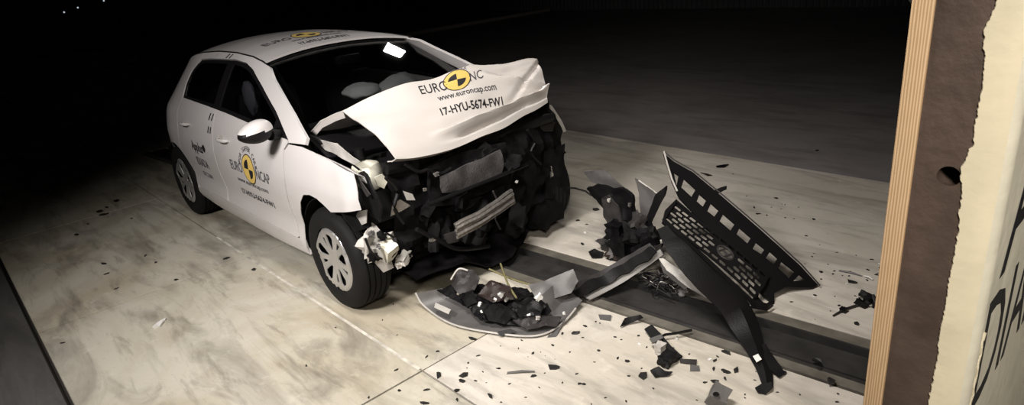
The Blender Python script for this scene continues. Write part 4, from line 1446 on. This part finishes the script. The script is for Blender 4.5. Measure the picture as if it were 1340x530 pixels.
# light wedge beside it
wd = thing('plastic_wedge', 'pale grey plastic wedge lying between the bumper strip and the black air guide', 'car part', (1.409,0.578,0.000))
shard('wedge_sheet', [(1.405,0.372,0.240),(1.425,0.387,0.240),(1.500,0.401,0.200),(1.634,0.419,0.140),(1.751,0.435,0.050),(1.700,0.428,0.050),(1.594,0.369,0.120),(1.456,0.370,0.180)], 'lightgrey', wd, .005, .004, .02, 4)
shard('wedge_fold', [(1.405,0.372,0.240),(1.456,0.370,0.180),(1.594,0.369,0.120),(1.575,0.369,0.100),(1.431,0.377,0.160)], 'grey', wd, .005, .004, .02, 6)

# ------------------------------------------------------------------ wiring bundle
wbn = thing('wiring_bundle', 'tangled shiny wiring bundle lying on the track beside the bumper strip', 'wiring', (1.343,0.503,0.000))
c0 = Vector((1.386,0.442,0.050))
for k in range(22):
    pts = [c0 + Vector((rnd.gauss(0, .07), rnd.gauss(0, .055), rnd.uniform(-.035, .05))) for _ in range(4)]
    MB().tube([tuple(spl(pts, t)) for t in np.linspace(0, 1, 12)], rnd.uniform(.002, .0045), 5).build('wire', ['alu', 'black', 'darkgrey', 'black'][k % 4], wbn)
lump('connector', tuple(c0 + Vector((.02, 0, 0))), (.05, .05, .04), 'darkgrey', wbn, 3, .4)
lump('connector', tuple(c0 + Vector((.14, -.0, -.01))), (.04, .06, .03), 'grey', wbn, 5, .4)

# ------------------------------------------------------------------ mid-size fragments, each its own thing
def frag(name, label, cat, pts, m, t=.006, amp=.006, seed=1, bow=0):
    o = shard(name, pts, m, None, t, amp, .02, seed, 12, 25)
    return tag(o, label, cat)


br = thing('broken_bracket', 'black broken mounting bracket with a rod and grey clamp lying before the track', 'bracket', (1.703,-0.059,0.000))
shard('bracket_plate', [(1.571,0.002,0.030),(1.590,0.043,0.040),(1.678,0.003,0.035),(1.780,-0.054,0.030),(1.848,-0.072,0.020),(1.829,-0.127,0.015),(1.735,-0.079,0.020),(1.639,-0.034,0.020)], 'black', br, .012, .008, .02, 3)
MB().tube([(1.683,-0.056,0.035),(1.690,0.013,0.035),(1.726,0.060,0.035),(1.765,0.138,0.030)], .007, 7).build('rod', 'black', br)
shard('clamp', [(1.665,-0.082,0.050),(1.692,-0.017,0.055),(1.713,-0.034,0.050),(1.696,-0.100,0.045)], 'grey', br, .006, .003, .02, 3)
lump('boss', (1.813,-0.142,0.025), (.06, .08, .05), 'black', br, 77, .35)
lump('boss', (1.738,-0.096,0.030), (.04, .05, .05), 'lightgrey', br, 78, .3)
frag('plastic_tray', 'black flat plastic strip lying beside the broken mounting bracket', 'fragment', [(1.841,-0.087,0.012),(1.910,-0.044,0.015),(1.925,-0.074,0.012),(1.858,-0.106,0.008)], 'darkgrey')
frag('plastic_flake', 'small grey plastic flake lying beside the black strip', 'fragment', [(1.905,-0.095,0.010),(1.941,-0.074,0.010),(1.963,-0.103,0.006),(1.928,-0.131,0.006)], 'grey')
frag('torn_gasket', 'black curled piece of torn gasket on the bright floor', 'fragment', [(1.795,-0.259,0.020),(1.820,-0.226,0.030),(1.854,-0.226,0.020),(1.881,-0.204,0.020),(1.876,-0.235,0.010),(1.837,-0.275,0.010)], 'black', .01, .012, 4)
frag('black_wedge', 'black pointed plastic wedge lying against the track edge', 'fragment', [(1.447,-0.037,0.010),(1.440,0.012,0.040),(1.495,0.074,0.050),(1.506,0.085,0.030),(1.460,0.012,0.010)], 'black')
frag('grey_flake', 'flat grey plastic flake lying alone left of the black wedge by the track', 'fragment', [(1.273,-0.009,0.012),(1.334,0.028,0.012),(1.361,-0.013,0.008),(1.306,-0.036,0.008)], 'grey', .004, .004)
blk = thing('foam_block', 'grey faceted foam block lying on the floor', 'foam block', (2.126,-0.212,0.000))
lump('foam_body', (2.149,-0.255,0.045), (.075, .075, .07), 'grey', blk, 91, .22, 1, (.3, .5, .2))
MB().lathe([(0, .004), (.012, .004), (.014, 0)], 12, Matrix.Translation((2.159,-0.297,0.082)) @ Matrix.Rotation(math.pi / 2, 4, 'X')).build('dark_hole', 'black', blk)
tn = thing('snapped_stalk', 'black snapped plastic stalk with a splintered head beside the plywood barrier', 'fragment', (2.272,0.960,0.000))
MB().tube([(2.227,0.728,0.008),(2.245,0.816,0.010),(2.281,0.900,0.012)], [.004, .006, .006], 6).build('stalk', 'darkgrey', tn)
lump('stalk_joint', (2.247,0.809,0.014), (.03, .03, .02), 'black', tn, 14, .4)
for k, pt in enumerate([(2.298,0.915,0.020), (2.315,0.968,0.030), (2.348,0.963,0.025), (2.286,0.997,0.030)]):
    lump('splinter', pt, (.055, .03, .035), 'black', tn, 140 + k, .5, 1, (.3 * k, .2, k))
for k, (pts, m) in enumerate([([(2.188,1.247,0.010),(2.240,1.228,0.010)], 'chipw'), ([(2.195,1.446,0.010),(2.246,1.393,0.012)], 'chipw'), ([(2.214,1.403,0.008),(2.272,1.294,0.012)], 'darkgrey'), ([(1.273,-0.696,0.006),(1.370,-0.603,0.008)], 'grey'), ([(2.052,1.239,0.006),(2.176,1.247,0.006)], 'grey')]):
    o = MB().tube([pts[0], tuple((Vector(pts[0]) + Vector(pts[1])) / 2 + Vector((.002, .003, .004))), pts[1]], [.005, .006, .003], 6).build('plastic_stick', m)
    tag(o, ['white plastic splinter at the end of a thin grey rod', 'short white plastic splinter against the plywood barrier', 'dark thin splinter leaning beside the white one at the barrier', 'thin grey stick lying on the pale slab before the bumper cover', 'thin grey rod lying on the floor near the barrier'][k], 'splinter')
frag('black_cluster', 'ragged black plastic chunk on the floor near the track left of the headlamp wreck', 'fragment', [(0.726,0.548,0.020),(0.757,0.576,0.040),(0.821,0.591,0.030),(0.837,0.554,0.010),(0.792,0.508,0.010)], 'black', .012, .015, 8)
frag('black_shaving', 'long black plastic shaving lying on the far floor behind the grille', 'fragment', [(0.475,2.560,0.012),(0.519,2.626,0.015),(0.544,2.659,0.010),(0.548,2.575,0.006),(0.494,2.543,0.006)], 'black', .004, .004, 8)
frag('brown_shaving', 'thin brown shaving lying on the far floor left of the black shaving', 'fragment', [(0.448,2.347,0.012),(0.523,2.345,0.012),(0.570,2.340,0.008),(0.545,2.309,0.006)], 'brownhose', .004, .004, 8)

# ------------------------------------------------------------------ shards scattered on the floor
protos = []
for k in range(7):
    r_ = random.Random(100 + k)
    n = r_.choice([4, 5, 6, 7])
    ang = sorted(r_.uniform(0, 2 * math.pi) for _ in range(n))
    ang = [2 * math.pi * (i + r_.uniform(-.3, .3)) / n for i in range(n)]
    el = r_.choice([.35, .55, .8])
    top_ = [(math.cos(a) * .5 * r_.uniform(.6, 1.1), math.sin(a) * .5 * el * r_.uniform(.5, 1.1), r_.uniform(.10, .28)) for a in ang]
    bot_ = [(x * .9, y * .9, 0) for x, y, _ in top_]
    fs = [tuple(range(n)), tuple(reversed(range(n, 2 * n)))] + [(i, n + i, n + (i + 1) % n, (i + 1) % n) for i in range(n)]
    me = bpy.data.meshes.new('shard')
    me.from_pydata(top_ + bot_, [], fs)
    me.update()
    protos.append(me)
near_c = [(1.285,-0.137,0.033),(1.328,-0.063,0.015),(1.561,-0.035,0.024),(1.476,-0.120,0.018),(1.656,-0.252,0.028),(1.603,-0.259,0.022),(1.782,-0.303,0.059),(1.872,-0.343,0.013),(1.490,-0.269,0.020),(1.608,-0.524,0.035),(1.750,-0.535,0.013),(1.835,-0.496,0.018),(1.972,0.014,0.028),(2.001,-0.048,0.036),(2.055,-0.031,0.047),(2.088,0.008,0.064),(2.054,-0.126,0.038),(2.080,-0.083,0.033),(2.027,-0.161,0.030),(2.183,-0.005,0.014),(2.201,-0.126,0.013),(2.212,-0.146,0.011),(1.964,0.051,0.020),(1.977,0.106,0.049),(1.848,-0.015,0.014),(1.981,1.174,0.025),(2.031,1.225,0.018),(2.088,1.198,0.014),(2.065,0.889,0.030),(2.002,0.745,0.026),(2.341,0.729,0.035),(2.447,0.176,0.050),(2.495,0.128,0.019),(2.513,0.071,0.016),(2.213,1.221,0.021),(2.260,0.125,0.031),(2.335,0.283,0.043),(2.366,0.240,0.037),(1.690,-0.003,0.020),(1.655,-0.095,0.017)]
near_c += [(0.813,-1.036,0.026),(1.019,-0.924,0.050),(1.121,-0.840,0.050),(1.148,-0.880,0.037),(1.206,-0.696,0.035),(1.166,-0.763,0.017),(1.196,-0.835,0.020),(0.903,-0.605,0.059),(1.043,-0.689,0.028),(0.845,-0.799,0.021),(0.841,-0.868,0.029),(1.068,-0.554,0.016),(1.247,-0.494,0.023),(1.385,-0.369,0.015),(1.241,-0.267,0.024),(1.296,-0.222,0.048),(1.275,-0.379,0.021),(1.341,-0.744,0.024),(1.382,-0.628,0.032),(1.185,-0.940,0.041),(1.067,-1.034,0.037),(1.338,-0.866,0.047),(1.242,-0.986,0.036),(1.145,-1.098,0.053),(0.970,-1.122,0.027),(0.898,-1.248,0.020),(1.416,-0.518,0.062),(0.536,-0.846,0.014),(0.225,-0.665,0.021),(0.332,-0.811,0.015),(0.184,-1.030,0.015),(0.405,-1.323,0.022),(1.526,-0.577,0.014),(1.594,-0.533,0.029),(1.247,-0.810,0.010),(1.081,-0.794,0.010),(1.157,-0.511,0.013),(1.311,-0.470,0.010),(1.468,-0.674,0.012),(1.410,-0.863,0.014),(1.471,-0.766,0.012)]
far_c = [(-3.788,-1.245,0.088),(-3.435,-1.432,0.084),(-3.568,-1.440,0.061),(-3.650,-1.362,0.062),(-3.055,-1.726,0.045),(-2.115,-1.720,0.059),(-1.889,-1.751,0.038),(-1.546,-1.769,0.036),(-2.002,-1.461,0.039),(-1.786,-1.443,0.028),(-1.323,-1.441,0.043),(-0.995,-2.182,0.032),(-1.385,-1.069,0.053),(-1.007,-1.019,0.050),(-3.067,-1.292,0.034),(-3.287,-1.596,0.029)]
far_c += [(0.685,2.471,0.022),(1.230,2.137,0.035),(1.193,1.874,0.033),(1.275,1.779,0.047),(1.619,1.899,0.032),(1.343,2.047,0.022),(0.255,1.186,0.057),(0.584,0.648,0.042),(0.982,3.421,0.055),(1.287,1.951,0.019),(1.333,1.791,0.019),(1.453,1.818,0.016),(1.442,2.054,0.017),(1.696,1.607,0.020),(1.821,1.522,0.017),(0.280,0.946,0.032),(0.381,0.932,0.022)]
far_c += [(1.977,1.173,0.029),(2.039,1.185,0.024),(2.118,1.214,0.022),(2.161,1.148,0.055),(2.139,1.495,0.023),(2.228,1.316,0.022),(2.273,1.217,0.017),(2.232,1.006,0.019),(2.150,0.939,0.014),(2.205,0.856,0.020),(2.195,0.776,0.015),(2.099,1.271,0.021),(2.014,1.086,0.018),(2.171,1.348,0.026),(2.346,0.937,0.027),(1.843,1.386,0.016),(1.853,1.336,0.016),(1.943,1.475,0.020),(2.048,1.501,0.014),(1.969,1.290,0.016),(2.234,0.832,0.009)]
rc = random.Random(5)
KIND = {}
for me in protos:
    ex = np.ptp(np.array([v.co[:] for v in me.vertices]), axis=0)
    KIND[me.name] = ('slender' if ex[1] / ex[0] < .45 else 'oblong' if ex[1] / ex[0] < .7 else 'stubby')
extra = []
for k in range(110):
    x, y = rc.gauss(1.7, .55), rc.gauss(.1, .75)
    if -.93 < y < 2.6 and x < 2.85 and not (ty(x, -.03) < y < ty(x, TW + .03)):
        extra.append((x, y, rc.uniform(.006, .02)))
for (x, y, s_) in near_c + far_c + extra:
    o = bpy.data.objects.new('debris_shard', protos[rc.randrange(7)])
    COL.objects.link(o)
    on_track = ty(x, 0) < y < ty(x, TW)
    o.location = (x, y, .014 if on_track else .0005)
    if y < -2.28:
        o.location.z = -.024
    o.rotation_euler = (0, 0, rc.uniform(0, 6.28))
    s_ = max(s_, .008)
    o.scale = (s_ * 1.15, s_ * 1.15, s_ * rc.uniform(.5, 1.1))
    size = 'tiny' if s_ < .013 else ('small' if s_ < .03 else 'large')
    if on_track:
        where = 'lying on the steel track'
    elif y < -.95:
        where = 'on the stained slabs beside the white car' if x < .9 else 'on the pale slab before the seam by the bumper cover'
    elif y < ty(x, 0):
        where = 'on the pale floor between the slab seam and the track'
    elif y > 2.88:
        where = 'on the dark smooth floor beyond the far seam'
    else:
        where = 'on the floor behind the grille and headlamp wreck'
    tag(o, '%s %s black plastic shard %s' % (size, KIND[o.data.name], where), 'shard', 'black shards scattered on the floor')
for me in protos:
    me.materials.append(M['chip'])
grey_c = [(0.473,0.808,0.026)] + [(-0.729,-1.724,0.076),(-0.761,-1.693,0.054)] + [(2.143,1.114,0.017),(2.068,0.870,0.019)] + [(1.728,0.060,0.023),(1.947,0.007,0.023),(1.614,-0.096,0.023),(2.143,0.083,0.017)]
wm = protos[2].copy()
wm.materials.clear()
wm.materials.append(M['chipw'])
for (x, y, s_) in grey_c:
    o = bpy.data.objects.new('pale_shard', wm)
    COL.objects.link(o)
    o.location = (x, y, .0005 if not (ty(x, 0) < y < ty(x, TW)) else .014)
    o.rotation_euler = (0, 0, rc.uniform(0, 6.28))
    o.scale = (s_ * 1.2, s_ * 1.2, s_)
    tag(o, 'pale plastic chip lying on the ' + ('steel track' if ty(x, 0) < y < ty(x, TW) else 'stained slab beside the car' if y < -.95 else 'floor before the track' if y < ty(x, 0) else 'floor behind the track'), 'chip', 'pale chips scattered on the floor')
